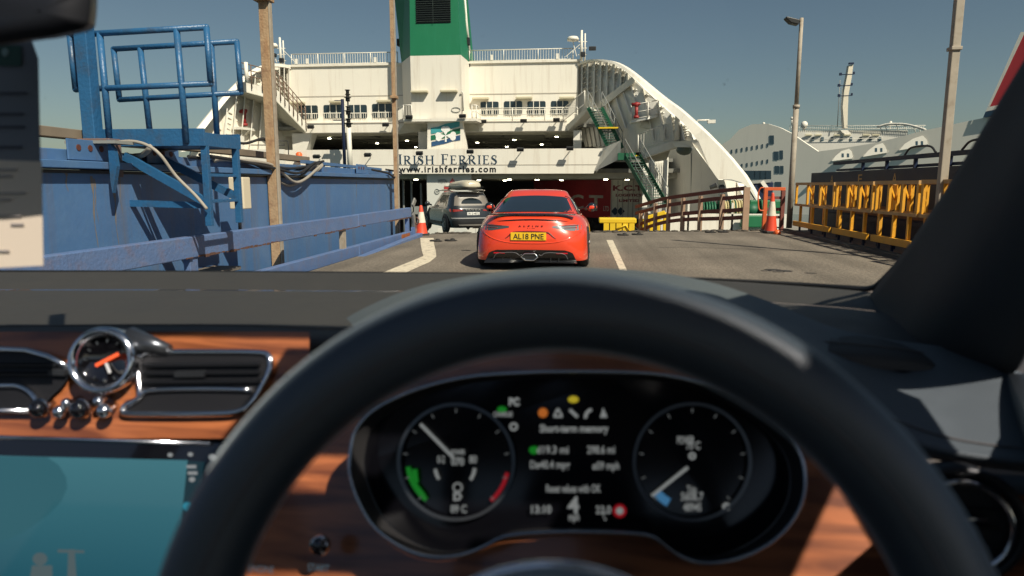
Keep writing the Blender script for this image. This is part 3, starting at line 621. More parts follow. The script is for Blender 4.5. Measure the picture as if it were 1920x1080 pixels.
# --- pillar with emblem
xa, xb = X_(804, 43.6, 250), X_(869, 43.6, 250)
m_ = MB(); z1, z0 = zw, Z_(286, 43.4, 812); m_.prism([(xa, 43.3, z1), (X_(866, 43.3, 225), 43.3, z1), (X_(876, 43.3, 285), 43.3, z0), (X_(801, 43.3, 285), 43.3, z0)], (0, .5, 0)); m_.build('emblem_pillar', WHITE, ferry)
YE_ = 43.28
def q_(a, b, k=0): p = P(a, b, YE_ - k); return p
m_ = MB(); m_.prism([q_(808, 240), q_(821, 238), q_(836, 232), q_(862, 227), q_(862, 237), q_(846, 241), q_(834, 246), q_(820, 249), q_(808, 251)], (0, -.01, 0)); em = m_.build('emblem', TEAL, ferry)
m_ = MB(); m_.prism([q_(808, 254), q_(820, 252), q_(834, 249), q_(846, 244), q_(863, 240), q_(863, 250), q_(848, 254), q_(834, 259), q_(820, 261), q_(808, 263)], (0, -.01, 0)); m_.build('emblem_stripe', SGREEN, em)
m_ = MB(); m_.prism([q_(809, 266), q_(820, 264), q_(834, 262), q_(848, 257), q_(863, 253), q_(863, 263), q_(848, 265), q_(836, 269), q_(822, 272), q_(809, 275)], (0, -.01, 0)); m_.build('emblem_stripe', SNAVY, em)
m_ = MB()
def disc(cx, cy, r, k=.016): m_.prism([q_(cx + r * math.cos(t), cy + r * math.sin(t), k) for t in [i * math.pi / 8 for i in range(16)]], (0, -.006, 0))
for cx, cy in ((835.5, 243.5), (823.5, 256), (848, 255)):
    ux, uy = cx - 835.5, cy - 254; L = math.hypot(ux, uy); ux /= L; uy /= L
    for k_, s in enumerate((-1, 1)): disc(cx + ux * 1.5 - uy * s * 3.0, cy + uy * 1.5 + ux * s * 3.0, 5.4, .016 + .002 * k_)
    m_.prism([q_(835.5, 254, .020), q_(cx - uy * 6, cy + ux * 6, .020), q_(cx + uy * 6, cy - ux * 6, .020)], (0, -.006, 0))
m_.prism([q_(834.6, 254, .022), q_(837, 254, .022), q_(837.5, 266, .022), q_(834.2, 266, .022)], (0, -.006, 0)); m_.build('shamrock', mat('emblem_white', (.8, .8, .78), .5), em)
# balcony around the tower
m_ = MB(); zz = zw; m_.prism([(X_(750, 44, 230), 45, zz), (X_(757, 43, 225), YT - .55, zz), (X_(893, 43, 222), YT - .55, zz), (X_(902, 44, 230), 45, zz)], (0, 0, -.16)); m_.build('balcony', WHITE, ferry)
railing([(X_(746, 44.8, 220), 44.9, zz), (X_(757, 43, 220), YT - .5, zz), (X_(772, 43, 220), YT - .5, zz)], .85, 'balcony_rail', step=.13)
railing([(X_(885, 43, 220), YT - .5, zz), (X_(893, 43, 220), YT - .5, zz), (X_(900, 44.8, 220), 44.9, zz), (xr, 44.95, zz)], .8, 'balcony_rail', bars=False)
# --- hanging band (stern door) with lettering
YB = 42.5; zb1, zb0 = Z_(279, YB, 960), Z_(325.5, YB, 960)
x0, x1 = X_(455, YB, 300), X_(1124, YB, 300)
m_ = MB(); m_.prism([(x0, YB, zb0), (x0, YB, zb1), (X_(1131, YB, 277), YB, zb1), (X_(1113, YB, 322), YB, zb0)], (0, .6, 0)); m_.build('stern_door', WHITE, ferry)
m_ = MB(); z = Z_(309, YB, 960); m_.span(x0, x1 - .1, YB - .015, YB - .001, z - .02, z + .02); m_.build('door_seam', MATS['seam_shadow'], ferry)
m_ = MB(); m_.prism([P(1131.5, 277, YB), P(1164, 263, 41), P(1164, 297, 41), P(1113.5, 322, YB)], (0, .25, 0)); m_.build('door_wing', WHITE, ferry)
# lettering
def stroke(pts, wd): 
    out = MB(); return out
def serif_glyph(ch):
    W = {'I': .30, 'R': .74, 'S': .55, 'H': .84, 'F': .60, 'E': .64}[ch]; q = []
    def rect(a, b, c, d): q.append([(a, c), (b, c), (b, d), (a, d)])
    def stem(x): rect(x, x + .14, 0, 1); rect(x - .08, x + .22, 0, .045); rect(x - .08, x + .22, .955, 1)
    def band(pts, ws):
        for i in range(len(pts) - 1):
            (a, b), (c, d) = pts[i], pts[i + 1]; L = math.hypot(c - a, d - b) or 1; nx, ny = -(d - b) / L, (c - a) / L
            q.append([(a + nx * ws[i] / 2, b + ny * ws[i] / 2), (c + nx * ws[i + 1] / 2, d + ny * ws[i + 1] / 2), (c - nx * ws[i + 1] / 2, d - ny * ws[i + 1] / 2), (a - nx * ws[i] / 2, b - ny * ws[i] / 2)])
    if ch == 'I': stem(.08)
    if ch == 'H': stem(.08); stem(.62); rect(.2, .64, .48, .54)
    if ch in 'FE':
        stem(.08); rect(.2, .56, .95, 1); rect(.52, .57, .80, 1); rect(.2, .44, .50, .55); rect(.42, .46, .42, .63)
        if ch == 'E': rect(.2, .60, 0, .05); rect(.56, .61, 0, .2)
    if ch == 'R':
        stem(.08); n = 10; c = [(.3 + .26 * math.sin(math.pi * k / n), .74 + .235 * math.cos(math.pi * k / n)) for k in range(n + 1)]
        band([(.15, .975)] + c + [(.15, .505)], [.05, .05] + [.05 + .10 * math.sin(math.pi * k / n) for k in range(1, n)] + [.05, .05]); band([(.32, .5), (.66, .03)], [.10, .14]); rect(.58, .78, 0, .045)
    if ch == 'S':
        c = [(.48, .80), (.44, .92), (.30, .975), (.15, .93), (.09, .80), (.13, .66), (.28, .55), (.42, .44), (.49, .28), (.44, .10), (.28, .02), (.12, .07), (.06, .22)]
        c = [(p.x, p.y) for p in smooth([(a, b, 0) for a, b in c], 3)]; n = len(c); band(c, [.05 + .11 * math.exp(-((k / n - .5) / .28) ** 2) for k in range(n)]); rect(.46, .50, .72, .95); rect(.04, .08, .05, .30)
    return q, W
def serif_text(mb, words, x0, x1, y, zb, cap, small, gap=.16):
    seq = []; tot = 0
    for wi, wd in enumerate(words):
        for k, ch in enumerate(wd): h = cap if k == 0 else small; g, W = serif_glyph(ch); seq.append((g, h, tot)); tot += W * h + gap * small
        tot += .45 * cap
    tot -= .45 * cap + gap * small; s = (x1 - x0) / tot
    for g, h, t in seq:
        for j, poly in enumerate(g): mb.prism([(x0 + (t + a * h) * s, y - .0012 * j, zb + b * h) for a, b in poly], (0, -.008, 0))
m_ = MB(); xs, xe = X_(747, YB, 300), X_(932, YB, 300); z0 = Z_(309, YB, 840); serif_text(m_, ['IRISH', 'FERRIES'], xs, xe, YB - .004, z0 + .03, Z_(289, YB, 840) - z0 - .03, (Z_(291.5, YB, 840) - z0 - .03)); m_.build('lettering', NAVYT, ferry)
m_ = MB(); text(m_, 'www.irishferries.com', .55, (X_(748, YB, 322), YB, Z_(326, YB, 748) + .10), (1, 0, 0), (0, 0, 1), ext=.01, bold=.018, w=X_(930, YB, 322) - X_(748, YB, 322), space=1.25)
m_.build('lettering', BLACK, ferry)
# --- upper car deck opening
zc0, zf = Z_(248, 45, 812), zb1 - .6
xo0, xo1 = X_(565, 45, 262), X_(1078, 45, 262)
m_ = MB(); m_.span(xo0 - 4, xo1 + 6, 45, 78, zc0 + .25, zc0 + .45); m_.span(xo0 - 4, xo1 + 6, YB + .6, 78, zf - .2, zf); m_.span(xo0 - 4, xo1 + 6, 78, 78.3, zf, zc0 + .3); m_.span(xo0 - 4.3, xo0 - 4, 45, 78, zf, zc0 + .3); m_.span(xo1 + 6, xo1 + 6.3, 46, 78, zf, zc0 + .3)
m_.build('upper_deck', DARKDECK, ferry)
m_ = MB()
for k in range(9): y = 46 + k * 3.2; m_.span(xo0 - 4, xo1 + 6, y, y + .25, zc0 - .12, zc0 + .25)
for k in range(6): x = xo0 + 1 + k * 3; m_.span(x, x + .2, 47, 76, zc0 - .05, zc0 + .2)
m_.build('deck_beam', BEAMG, ferry)
DL = mat('deck_lamp', (.8, .8, .7), .4, emit=(1, .92, .7), est=24)
for k in range(11):
    m_ = MB(); x = xo0 + 1.0 + k * 1.6; y = 47.5 + (k * 7 % 5) * 3; m_.box((x, y, zc0 - .18), (.22, .06, .05)); m_.build('deck_lamp', DL, ferry)
for a, b in ((785, 803), (1075, 1090)):
    m_ = MB(); m_.span(X_(a, 44.5, 265), X_(b, 44.5, 265), 44.4, 45.6, zf, zc0); m_.build('deck_column', WHITE2, ferry)
m_ = MB(); m_.prism([(X_(548, 45, 262), 45, zf), (X_(566, 45, 262), 45, zf), (X_(585, 45, 262), 45, zc0), (X_(548, 45, 262), 45, zc0)], (0, 1, 0)); m_.build('side_bracket', WHITE2, ferry)
# left wall support behind the balcony (dark soffit)
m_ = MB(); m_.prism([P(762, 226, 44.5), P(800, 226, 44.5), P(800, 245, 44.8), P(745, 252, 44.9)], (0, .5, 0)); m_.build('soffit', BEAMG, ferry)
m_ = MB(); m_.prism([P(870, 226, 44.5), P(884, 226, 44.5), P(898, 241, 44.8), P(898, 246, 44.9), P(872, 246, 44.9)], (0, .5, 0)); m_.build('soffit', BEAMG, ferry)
# --- main car deck
zd = -2.25; xm0, xm1 = X_(752, 43, 380), X_(1250, 43, 380)
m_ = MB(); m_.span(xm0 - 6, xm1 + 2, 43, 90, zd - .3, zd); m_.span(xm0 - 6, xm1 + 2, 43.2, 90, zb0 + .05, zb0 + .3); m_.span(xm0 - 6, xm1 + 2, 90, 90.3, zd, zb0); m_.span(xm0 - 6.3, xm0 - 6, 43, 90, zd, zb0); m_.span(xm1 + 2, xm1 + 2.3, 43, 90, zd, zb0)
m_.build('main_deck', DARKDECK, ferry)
m_ = MB()
for k in range(10): y = 43.5 + k * 4; m_.span(xm0 - 6, xm1 + 2, y, y + .25, zb0 - .3, zb0 + .05)
m_.build('deck_beam', BEAMG, ferry)
for k in range(12):
    m_ = MB(); x = xm0 + .6 + k * 1.55; y = 44.6 + (k * 5 % 4) * 3.5; m_.box((x, y, zb0 - .35), (.26, .06, .05)); m_.build('deck_lamp', DL, ferry)
# white bulkhead with notices
m_ = MB(); xa, xb = X_(801, 42.9, 380), X_(884, 42.9, 380); m_.span(xa, xb, 42.9, 43.3, zd, zb0); bk = m_.build('bulkhead', mat('bulkhead_paint', (.62, .62, .58), .55, var=.05), ferry)
m_ = MB(); p = P(819.5, 359, 42.88); m_.tube([(p.x + .15 * math.cos(t), 42.88, p.z + .15 * math.sin(t)) for t in [k * math.pi / 10 for k in range(20)]], .025, closed=True); m_.box((p.x, 42.88, p.z), (.16, .02, .05)); m_.build('notice', GREY, bk)
m_ = MB(); p = P(839, 356, 42.88); m_.box(p, (.42, .03, .45)); m_.build('notice', mat('notice_red', (.4, .05, .05), .5), bk)
m_ = MB(); p = P(839, 348, 42.88); m_.box(p, (.3, .03, .16)); m_.build('notice', WHITE2, bk)
m_ = MB(); text(m_, 'WESTIN', .3, P(821, 342.5, 42.88), (1, 0, 0), (0, 0, 1), ext=.01, w=.6, bold=.01); m_.build('notice', GREY, bk)
m_ = MB(); p = P(848.5, 341, 42.88); m_.prism([p + V(v) for v in ((-.18, 0, 0), (0, 0, .25), (.18, 0, 0), (0, 0, -.25))], (0, -.02, 0)); m_.build('notice', mat('notice_pink', (.5, .12, .12), .5), bk)
m_ = MB()
for px in (757, 772, 790): p = P(px, 380, 44); m_.cyl((p.x, 44, zd), (p.x, 44, zb0 - (.6 if px == 790 else 0)), .07, n=8)
m_.box((X_(790, 43.6, 395), 43.6, Z_(395, 43.6)), (.9, .3, .5)); m_.build('dark_pillar', GREY, ferry)
m_ = MB(); p = P(798, 432, 42); m_.cyl((p.x, 41.8, zd), (p.x, 41.8, zd + 1.1), .13, n=10); m_.build('bollard', YELP, ferry)
m_ = MB()
for px in (829, 842, 884, 900): p = P(px, 434, 41.5); m_.box((p.x, 41.6, p.z), (.55, .2, .35))
m_.build('bright_bumper', WHITE2, ferry)
# --- right wing
def YW(px): return 46 - 8.2 * (min(px, 1300) - 1082) / 218
def PW(px, py, k=0): return P(px, py, YW(px) + k)
outer = [(1082, 120), (1095, 114), (1112, 111), (1135, 112), (1155, 117), (1175, 128), (1195, 143), (1218, 162), (1245, 184), (1270, 202), (1292, 221), (1312, 239), (1330, 256), (1347, 273), (1370, 298), (1395, 329), (1412, 357), (1424, 380), (1432, 402)]
inner = [(1083, 122), (1096, 118), (1112, 115), (1133, 116), (1152, 121), (1171, 133), (1188, 148), (1207, 166), (1232, 190), (1256, 212), (1278, 232), (1296, 250), (1308, 264)]
oc = smooth([PW(a, b) for a, b in outer[:13]], 3); ic = smooth([PW(a, b) for a, b in inner], 3)
def ribbon(m_, A, B, d):
    n = len(A); d = V(d); B = [V((b.x, a.y, b.z)) for a, b in zip(A, B)]; rows = [A, B, [b + d for b in B], [a + d for a in A], A]
    m_.grid(rows, False)
m_ = MB(); ribbon(m_, oc, ic, (.25, .25, 0)); m_.build('wing_flange', WHITE, ferry)
# leg (broad white plate)
leg = [PW(*q) for q in [(1308, 264), (1312, 239)] + outer[13:] + [(1426, 390), (1416, 370), (1402, 350), (1388, 341), (1372, 336.5), (1346, 336), (1330, 311), (1305, 278), (1296, 275), (1266, 275), (1259, 265)]]
leg = [PW(*q) for q in [(1259, 265), (1295, 264), (1308, 260), (1304, 250), (1312, 239), (1330, 256), (1347, 273), (1370, 298), (1395, 329), (1412, 357), (1424, 380), (1432, 402), (1426, 392), (1416, 372), (1404, 353), (1390, 342), (1372, 336.5), (1346, 336), (1330, 313), (1305, 279), (1296, 276), (1266, 276)]]
m_ = MB(); m_.prism(leg, (.25, .3, 0)); m_.build('wing_leg', WHITE, ferry)
# inner side plate (behind) following the outer curve, paler paint to offset its shade
back = .7
pl = [PW(a, b, back) for a, b in [(1083, 121), (1096, 117), (1112, 114), (1133, 115), (1152, 120), (1171, 132), (1188, 147), (1207, 165), (1232, 189), (1256, 211), (1278, 231), (1296, 249), (1304, 272), (1150, 290), (1084, 262)]]
WSH = mat('wing_plate_paint', (.82, .80, .74), .6, var=.06, scale=1, streak=(.40, .36, .30), samt=.3, stretch=(2, 2, .3))
m_ = MB(); m_.prism(pl, (.2, .2, 0)); m_.build('wing_plate', WSH, ferry)
import bisect
def outy(px, tab=inner):
    for (a, b), (c, d) in zip(tab[:-1], tab[1:]):
        if a <= px <= c: return b + (d - b) * (px - a) / (c - a)
    return tab[-1][1]
beam_t = [(1125, 196), (1185, 148)]
dg = lambda px: 196 - (px - 1125) * 48 / 60
for i, px in enumerate((1090, 1101, 1113, 1125, 1137, 1150, 1163, 1175)):
    t = outy(px); b = (dg(px) if px > 1120 else 150 + (1125 - px) * -1.0 + 60); b = max(t + 4, b)
    m_ = MB(); a1, a2 = PW(px, t, .05), PW(px, t, back); b1, b2 = PW(px, b, .05), PW(px, b, back); a1.x = b1.x = a2.x = b2.x = PW(px, (t + b) / 2).x; m_.prism([a1, a2, b2, b1], (.07, 0, 0)); m_.build('rib', WSH, ferry)
    if i < 7:
        for k in range(1, 7):
            y = t + 10 * k + (i % 2) * 1.5
            if y < b - 3: m_ = MB(); q0 = PW(px + 2, y, back - .02); q1 = PW(px + 10, y - 5, back - .02); m_.beam(q0, q1, .35, .05); m_.build('stiffener', WSH, ferry)
m_ = MB(); m_.prism([PW(1124, 190), PW(1185, 144), PW(1190, 150), PW(1188, 155), PW(1128, 202)], (.1, .9, 0)); m_.build('diagonal_beam', WHITE2, ferry)
for i, (a, b, c, d) in enumerate([(1140, 192, 1152, 262), (1153, 182, 1172, 240), (1167, 172, 1184, 225), (1182, 160, 1198, 228), (1203, 166, 1224, 262), (1232, 192, 1246, 262), (1256, 214, 1262, 264), (1276, 232, 1282, 262)]):
    m_ = MB(); a1, a2 = PW(a, b, .1), PW(a, b, back); b1, b2 = PW(c, d, .1), PW(c, d, back); m_.prism([a1, a2, b2, b1], (.08, 0, 0)); m_.build('rib', WSH, ferry)
    if i >= 3:
        for k in range(6):
            t_ = .12 + .15 * k; q = (a + (c - a) * t_ + 3, b + (d - b) * t_)
            if q[1] < 258: m_ = MB(); m_.beam(PW(q[0], q[1] + 3, back - .02), PW(q[0] + 9, q[1], back - .02), .35, .05); m_.build('stiffener', WSH, ferry)
for i in range(6):
    m_ = MB(); a = 1092 + i * 8; m_.beam(PW(a, 232 - i * 1.5, .4), PW(a + 8, 275, .4), .10, .25); m_.build('pipe', WHITE2, ferry)
for i in range(5):
    m_ = MB(); a = 1158 + i * 5.5; m_.beam(PW(a, 198 - i * 7, .5), PW(a + 9, 245 - i * 6, .5), .07, .3); m_.build('pipe', WHITE2, ferry)
# stair landing walkway upper right
m_ = MB(); m_.prism([P(1061, 236, 44.9), P(1100, 200, 43), P(1104, 205, 43), P(1064, 246, 44.9)], (.5, .9, 0)); m_.build('landing', WHITE2, ferry)
railing([P(1056, 229, 44.9), P(1096, 197, 43)], .85, 'landing_rail', step=.12)
def stairs(a, b, wd, Y0, Y1, nm='stairway', nt_=14):
    A = P(*a, Y0); B = P(*b, Y1); dx = V((wd, 0, 0)); r_ = MB(); r_.beam(A, B, .06, .22); r_.beam(A + dx, B + dx, .06, .22); st = r_.build(nm, DGREEN, ferry)
    m_ = MB()
    for k in range(nt_): q = A.lerp(B, (k + .5) / nt_); m_.box(q + dx / 2, (wd - .07, .26, .04))
    m_.build('tread', mat('stair_tread', (.06, .12, .09), .6), st)
    m_ = MB(); u = V((0, 0, .95))
    for o_ in (V((0, 0, 0)), dx):
        m_.cyl(A + o_ + u, B + o_ + u, .024, n=6); m_.cyl(A + o_ + u * .5, B + o_ + u * .5, .016, n=6)
        for k in range(6): q = A.lerp(B, k / 5) + o_; m_.cyl(q, q + u, .02, n=6)
    m_.build('handrail', GREY, st)
stairs((1103, 202), (1142, 278), .8, 43, 42.6, nt_=16)
m_ = MB(); p = P(1122, 228, 42.8); m_.box((p.x + .6, 42.7, p.z - .4), (1.2, .6, .08)); m_.build('landing', YELP, ferry)
stairs((1171, 292), (1222, 384), .85, 40.6, 38.5, nt_=18)
m_ = MB(); a = P(1163, 290, 41); m_.box(a + V((.35, -.1, -.12)), (1.0, .8, .4)); m_.build('landing', DGREEN, ferry)
m_ = MB(); a = P(1180, 292, 40.7); m_.box(a + V((.3, 0, 0)), (1.3, .1, .07)); m_.build('yellow_edge', YELP, ferry)
# lower platform with long railing
m_ = MB(); m_.prism([P(1201, 285, 40.6), P(1262, 264, 39.6), P(1273, 274, 39.5), P(1206, 297, 40.5)], (.2, 1.6, 0)); m_.build('platform_edge', WHITE, ferry)
railing([P(1196, 284, 40.6), P(1245, 266, 39.8), P(1266, 264, 39.4)], .95, 'platform_rail', step=.17)
railing([P(1279, 262, 39.6), P(1294, 262, 39.6)], .8, 'platform_rail', step=.2)
m_ = MB(); a = P(1269, 264, 39.2); m_.cyl(a, a + V((-.0, 0, 1.55)), .16, .14, 12); m_.build('vent_post', WHITE, ferry)
# lower hull panels
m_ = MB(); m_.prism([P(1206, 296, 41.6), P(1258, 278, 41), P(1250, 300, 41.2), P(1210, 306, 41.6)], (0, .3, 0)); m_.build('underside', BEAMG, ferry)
m_ = MB(); a = P(1222, 300, 40.3); b = P(1222, 400, 40.3); m_.span(a.x - .15, a.x + .15, 40.2, 40.5, b.z, a.z); a = P(1248, 300, 40.3); m_.span(a.x - .1, a.x + .1, 40.2, 40.5, b.z, a.z); m_.build('post', WHITE2, ferry)
m_ = MB(); HY = lambda px: 44.5 - 5 * (px - 1252) / 96; m_.prism([P(a, b, HY(a)) for a, b in ((1252, 284), (1266, 276), (1305, 278), (1348, 338), (1348, 440), (1252, 440))], (.3, .3, 0)); hp = m_.build('hull_panel', WSH, ferry)
m_ = MB()
for k in range(7): a = P(1228 + k * 3.2, 305, 42.3); m_.span(a.x, a.x + .06, 42.2, 42.5, -2.2, a.z)
m_.build('corrugation', WSH, ferry)
m_ = MB(); m_.span(X_(1205, 42.6, 350), X_(1252, 42.6, 350), 42.6, 42.8, -2.2, Z_(296, 42.6)); m_.build('inner_bulkhead', WSH, ferry)
m_ = MB(); m_.beam(P(1296, 278, 42.1), P(1296, 440, 42.1), .04, .04); m_.build('seam', GREY, ferry)
# curved fairing
rows = []
for t in range(9):
    an = t / 8 * math.pi / 2; rows.append([P(1347 + 35 * math.sin(an), y_, 38.6 + (1 - math.cos(an)) * 2.2) for y_ in (337 + 6 * (1 - math.cos(an)), 365, 400, 432)])
m_ = MB(); m_.grid(rows); m_.build('fairing', WHITE, ferry)
m_ = MB(); m_.prism([P(1382, 342, 40), P(1395, 345, 40), P(1420, 382, 39), P(1420, 432, 39), P(1382, 432, 40)], (0, .3, 0)); m_.build('hull_panel', WSH, ferry)
# bulwark and winches
m_ = MB(); m_.span(X_(1240, 36, 410), X_(1475, 36, 410), 36, 36.3, -3.4, Z_(401, 36, 1350)); m_.build('bulwark', WHITE, ferry)
m_ = MB()
for px in (1353, 1372, 1290): a = P(px, 395, 36.2); m_.span(a.x - .05, a.x + .05, 36.0, 36.1, -1.6, a.z + .4)
m_.build('fairlead', WHITE, ferry)
ROPE = mat('rope_buff', (.5, .42, .22), .8, var=.3, scale=20)
for px, r_ in ((1334, .52), (1364, .55), (1384, .60), (1412, .60)):
    p = P(px, 394, 37.3); m_ = MB(); m_.cyl(p + V((-.5, 0, 0)), p + V((-.44, 0, 0)), r_, n=24); m_.cyl(p + V((.30, 0, 0)), p + V((.36, 0, 0)), r_, n=24); m_.cyl(p + V((-.44, 0, 0)), p + V((.3, 0, 0)), r_ * .6, n=20); wn = m_.build('winch_drum', DGREEN, ferry)
    if px != 1412: m_ = MB(); [m_.tube([p + V((-.3 + k * .14, math.cos(t) * r_ * .8, math.sin(t) * r_ * .8)) for t in [i * math.pi / 8 for i in range(16)]], .06, closed=True, n=6) for k in range(4)]; m_.build('rope', ROPE if px > 1360 else DGREEN, wn)
m_ = MB(); a = P(1422, 388, 37.4); m_.box(a + V((.3, 0, 0)), (1.6, .5, .7)); a = P(1408, 415, 35.6); m_.box(a + V((.2, 0, 0)), (1.4, .3, .6)); m_.build('winch_motor', mat('bright_green', (.012, .15, .06), .5, var=.15), ferry, bevel=.05)
m_ = MB(); p = P(1331, 352, 38.9); m_.cyl(p, p + V((.35, -.1, .15)), .10, .14, 10); m_.build('floodlight', GALV, ferry)
m_ = MB(); p = P(1352, 351, 38.4); m_.cyl(p, p + V((0, -.3, 0)), .14, .15, 12); m_.build('floodlight', BLACK, ferry)
m_ = MB(); p = P(1283, 281, 39); m_.sphere(p, .5, 12, sq=(.9, .6, .6)); m_.build('lantern', mat('lantern_glass', (.10, .12, .10), .2), ferry)
m_ = MB(); p = P(1312, 229, 39); m_.tube([p + V((-.2, 0, -.3)), p + V((-.1, 0, .1)), p + V((.5, 0, .1))], .05); m_.box(p + V((.62, 0, .02)), (.4, .25, .18)); m_.build('floodlight', WHITE2, ferry)
# fire monitors (red) with their little platforms
def monitor(px, py, Y, s=1.0):
    p = P(px, py, Y); m_ = MB(); m_.cyl(p, p + V((0, 0, .9 * s)), .12 * s, n=10); m_.cyl(p, p + V((0, 0, .15)), .2 * s, n=10); m_.cyl(p + V((-.35 * s, 0, .95 * s)), p + V((.25 * s, -.1, 1.0 * s)), .13 * s, .09 * s, 10); m_.sphere(p + V((0, 0, .95 * s)), .2 * s, 10); m_.build('fire_monitor', MATS['monitor_red'] if 'monitor_red' in MATS else mat('monitor_red', (.28, .02, .02), .5), ferry)
monitor(1193, 222, 40.6, .8); monitor(459, 236, 43, .95)
m_ = MB(); a = P(1183, 226, 40.8); m_.prism([a, a + V((.9, -.6, .15)), a + V((1.5, -.3, .3)), a + V((1.5, 1.2, .3)), a + V((0, 1.2, 0))], (0, 0, -.14)); m_.build('monitor_platform', WSH, ferry)
m_ = MB(); m_.tube(smooth([a + V((.6, .6, -.1)), a + V((1.3, .6, -.35)), a + V((1.5, .6, -1.2))], 5), .22); m_.build('pipe', WSH, ferry)
railing([a + V((0, 0, 0)), a + V((.9, -.6, .1)), a + V((1.5, -.3, .25))], .85, 'monitor_rail', bars=False)
m_ = MB(); a = P(433, 240, 43); m_.prism([a, a + V((.5, -.8, .0)), a + V((1.1, -.8, 0)), a + V((1.25, 0, 0)), a + V((1.25, 1, 0)), a + V((0, 1, 0))], (0, 0, -.15)); m_.prism([a + V((.1, 0, -.16)), a + V((1.2, 0, -.16)), a + V((.5, 0, -.75))], (0, .8, 0)); m_.build('monitor_platform', WHITE2, ferry)
# --- left wing
def YL(px): return 46 - 7.5 * (547 - px) / 205
def PL(px, py, k=0): return P(px, py, YL(px) + k)
lo = [(549, 124), (536, 121), (515, 119), (492, 122), (470, 133), (448, 151), (425, 174), (402, 201), (380, 228), (362, 250), (350, 266), (340, 285)]
li = [(549, 130), (537, 127), (517, 125), (497, 129), (478, 141), (459, 160), (440, 183), (420, 210), (402, 238), (388, 258), (380, 270), (374, 285)]
m_ = MB(); ribbon(m_, smooth([PL(*q) for q in lo], 3), smooth([PL(*q) for q in li], 3), (-.25, .25, 0)); m_.build('wing_flange', WHITE, ferry)
pl = [PL(a, b, back) for a, b in [(549, 128), (536, 124), (515, 122), (494, 126), (474, 138), (454, 156), (432, 179), (411, 206), (391, 233), (375, 255), (360, 275), (355, 300), (549, 300)]]
m_ = MB(); m_.prism(pl, (-.2, .2, 0)); m_.build('wing_plate', WHITE, ferry)
def louty(px):
    for (a, b), (c, d) in zip(li[:-1], li[1:]):
        if c <= px <= a: return b + (d - b) * (a - px) / (a - c)
    return 200
for i, px in enumerate((541, 532, 523, 510, 495, 478, 460, 443, 425, 405)):
    t = louty(px); b = (195 if px > 500 else 300); dx = 0 if px > 500 else -12
    m_ = MB(); m_.prism([PL(px, t, .05), PL(px, t, back), PL(px + dx, b, back), PL(px + dx, b, .05)], (.08, 0, 0)); m_.build('rib', WHITE2, ferry)
    for k in range(1, 8):
        y = t + 10 * k
        if y < b - 3: m_ = MB(); m_.beam(PL(px + 2 + dx * (y - t) / (b - t), y - 3, back - .02), PL(px + 8 + dx * (y - t) / (b - t), y, back - .02), .4, .06); m_.build('stiffener', WHITE2, ferry)
# left descending walkway and its railing
m_ = MB(); m_.prism([P(448, 152, 41.5), P(518, 168, 42.8), P(574, 232, 44.6), P(574, 247, 44.6), P(516, 186, 42.8), P(448, 168, 41.5)], (0, .12, 0)); m_.build('walkway', WHITE, ferry)
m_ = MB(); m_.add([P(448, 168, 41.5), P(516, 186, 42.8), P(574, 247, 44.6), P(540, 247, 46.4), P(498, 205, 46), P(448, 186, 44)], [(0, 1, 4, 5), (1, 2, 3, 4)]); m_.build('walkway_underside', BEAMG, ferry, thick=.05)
RW = mat('rusty_rail', (.16, .10, .07), .7)
for s_ in range(3):
    m_ = MB(); h = .35 * (s_ + 1)
    for a, b, Y in (((452, 150), (518, 166), (41.5, 42.8)), ((518, 166), (574, 230), (42.8, 44.6))): m_.cyl(P(*a, Y[0]) + V((0, 0, h)), P(*b, Y[1]) + V((0, 0, h)), .03, n=6)
    m_.build('walkway_rail', RW, ferry)
m_ = MB()
for k in range(8): q = P(518, 168, 42.8).lerp(P(574, 232, 44.6), k / 7); m_.cyl(q + V((0, -.03, -.4)), q + V((0, -.03, 1.1)), .035, n=6)
for k in range(4): q = P(452, 152, 41.5).lerp(P(518, 168, 42.8), k / 3.3); m_.cyl(q + V((0, -.03, -.3)), q + V((0, -.03, 1.1)), .035, n=6)
m_.build('rail_post', RW, ferry)
m_ = MB(); a = P(463, 155, 41.2); m_.cyl(a, a + V((0, 0, 1.2)), .12, n=10); m_.cyl(a + V((-.15, 0, 1.1)), a + V((.1, 0, 1.1)), .03); m_.build('vent_post', WHITE, ferry)
m_ = MB(); m_.span(X_(440, 42, 290), X_(540, 42, 290), 41.4, 41.6, zb0, Z_(281, 42, 500)); m_.build('bulwark', WHITE, ferry)
m_ = MB(); m_.span(X_(432, 42, 260), X_(452, 42, 260), 42, 42.4, 0, Z_(255, 42, 440)); m_.build('post', WSH, ferry)
m_ = MB(); 
for yy_ in (264, 272): m_.cyl(P(470, yy_, 41.8), P(534, yy_, 41.8), .03, n=6)
m_.tube(smooth([P(534, 264, 41.8), P(540, 267, 41.8), P(541, 290, 41.8)], 4), .03); m_.build('hoop_rail', BLACK, ferry)
# lifejacket-orange float on the door edge
m_ = MB(); p = P(561, 299, 42.1); m_.lathe(p, (0, 0, 1), [(0, -.2), (.15, -.15), (.2, 0), (.2, .35), (.12, .45), (0, .46)], 12); m_.build('beacon_float', ORANGE, ferry)
m_ = MB(); m_.box(p + V((-.05, 0, .53)), (.1, .1, .14)); m_.box(p + V((.1, 0, .53)), (.1, .1, .12)); m_.build('beacon_bracket', WHITE, ferry)
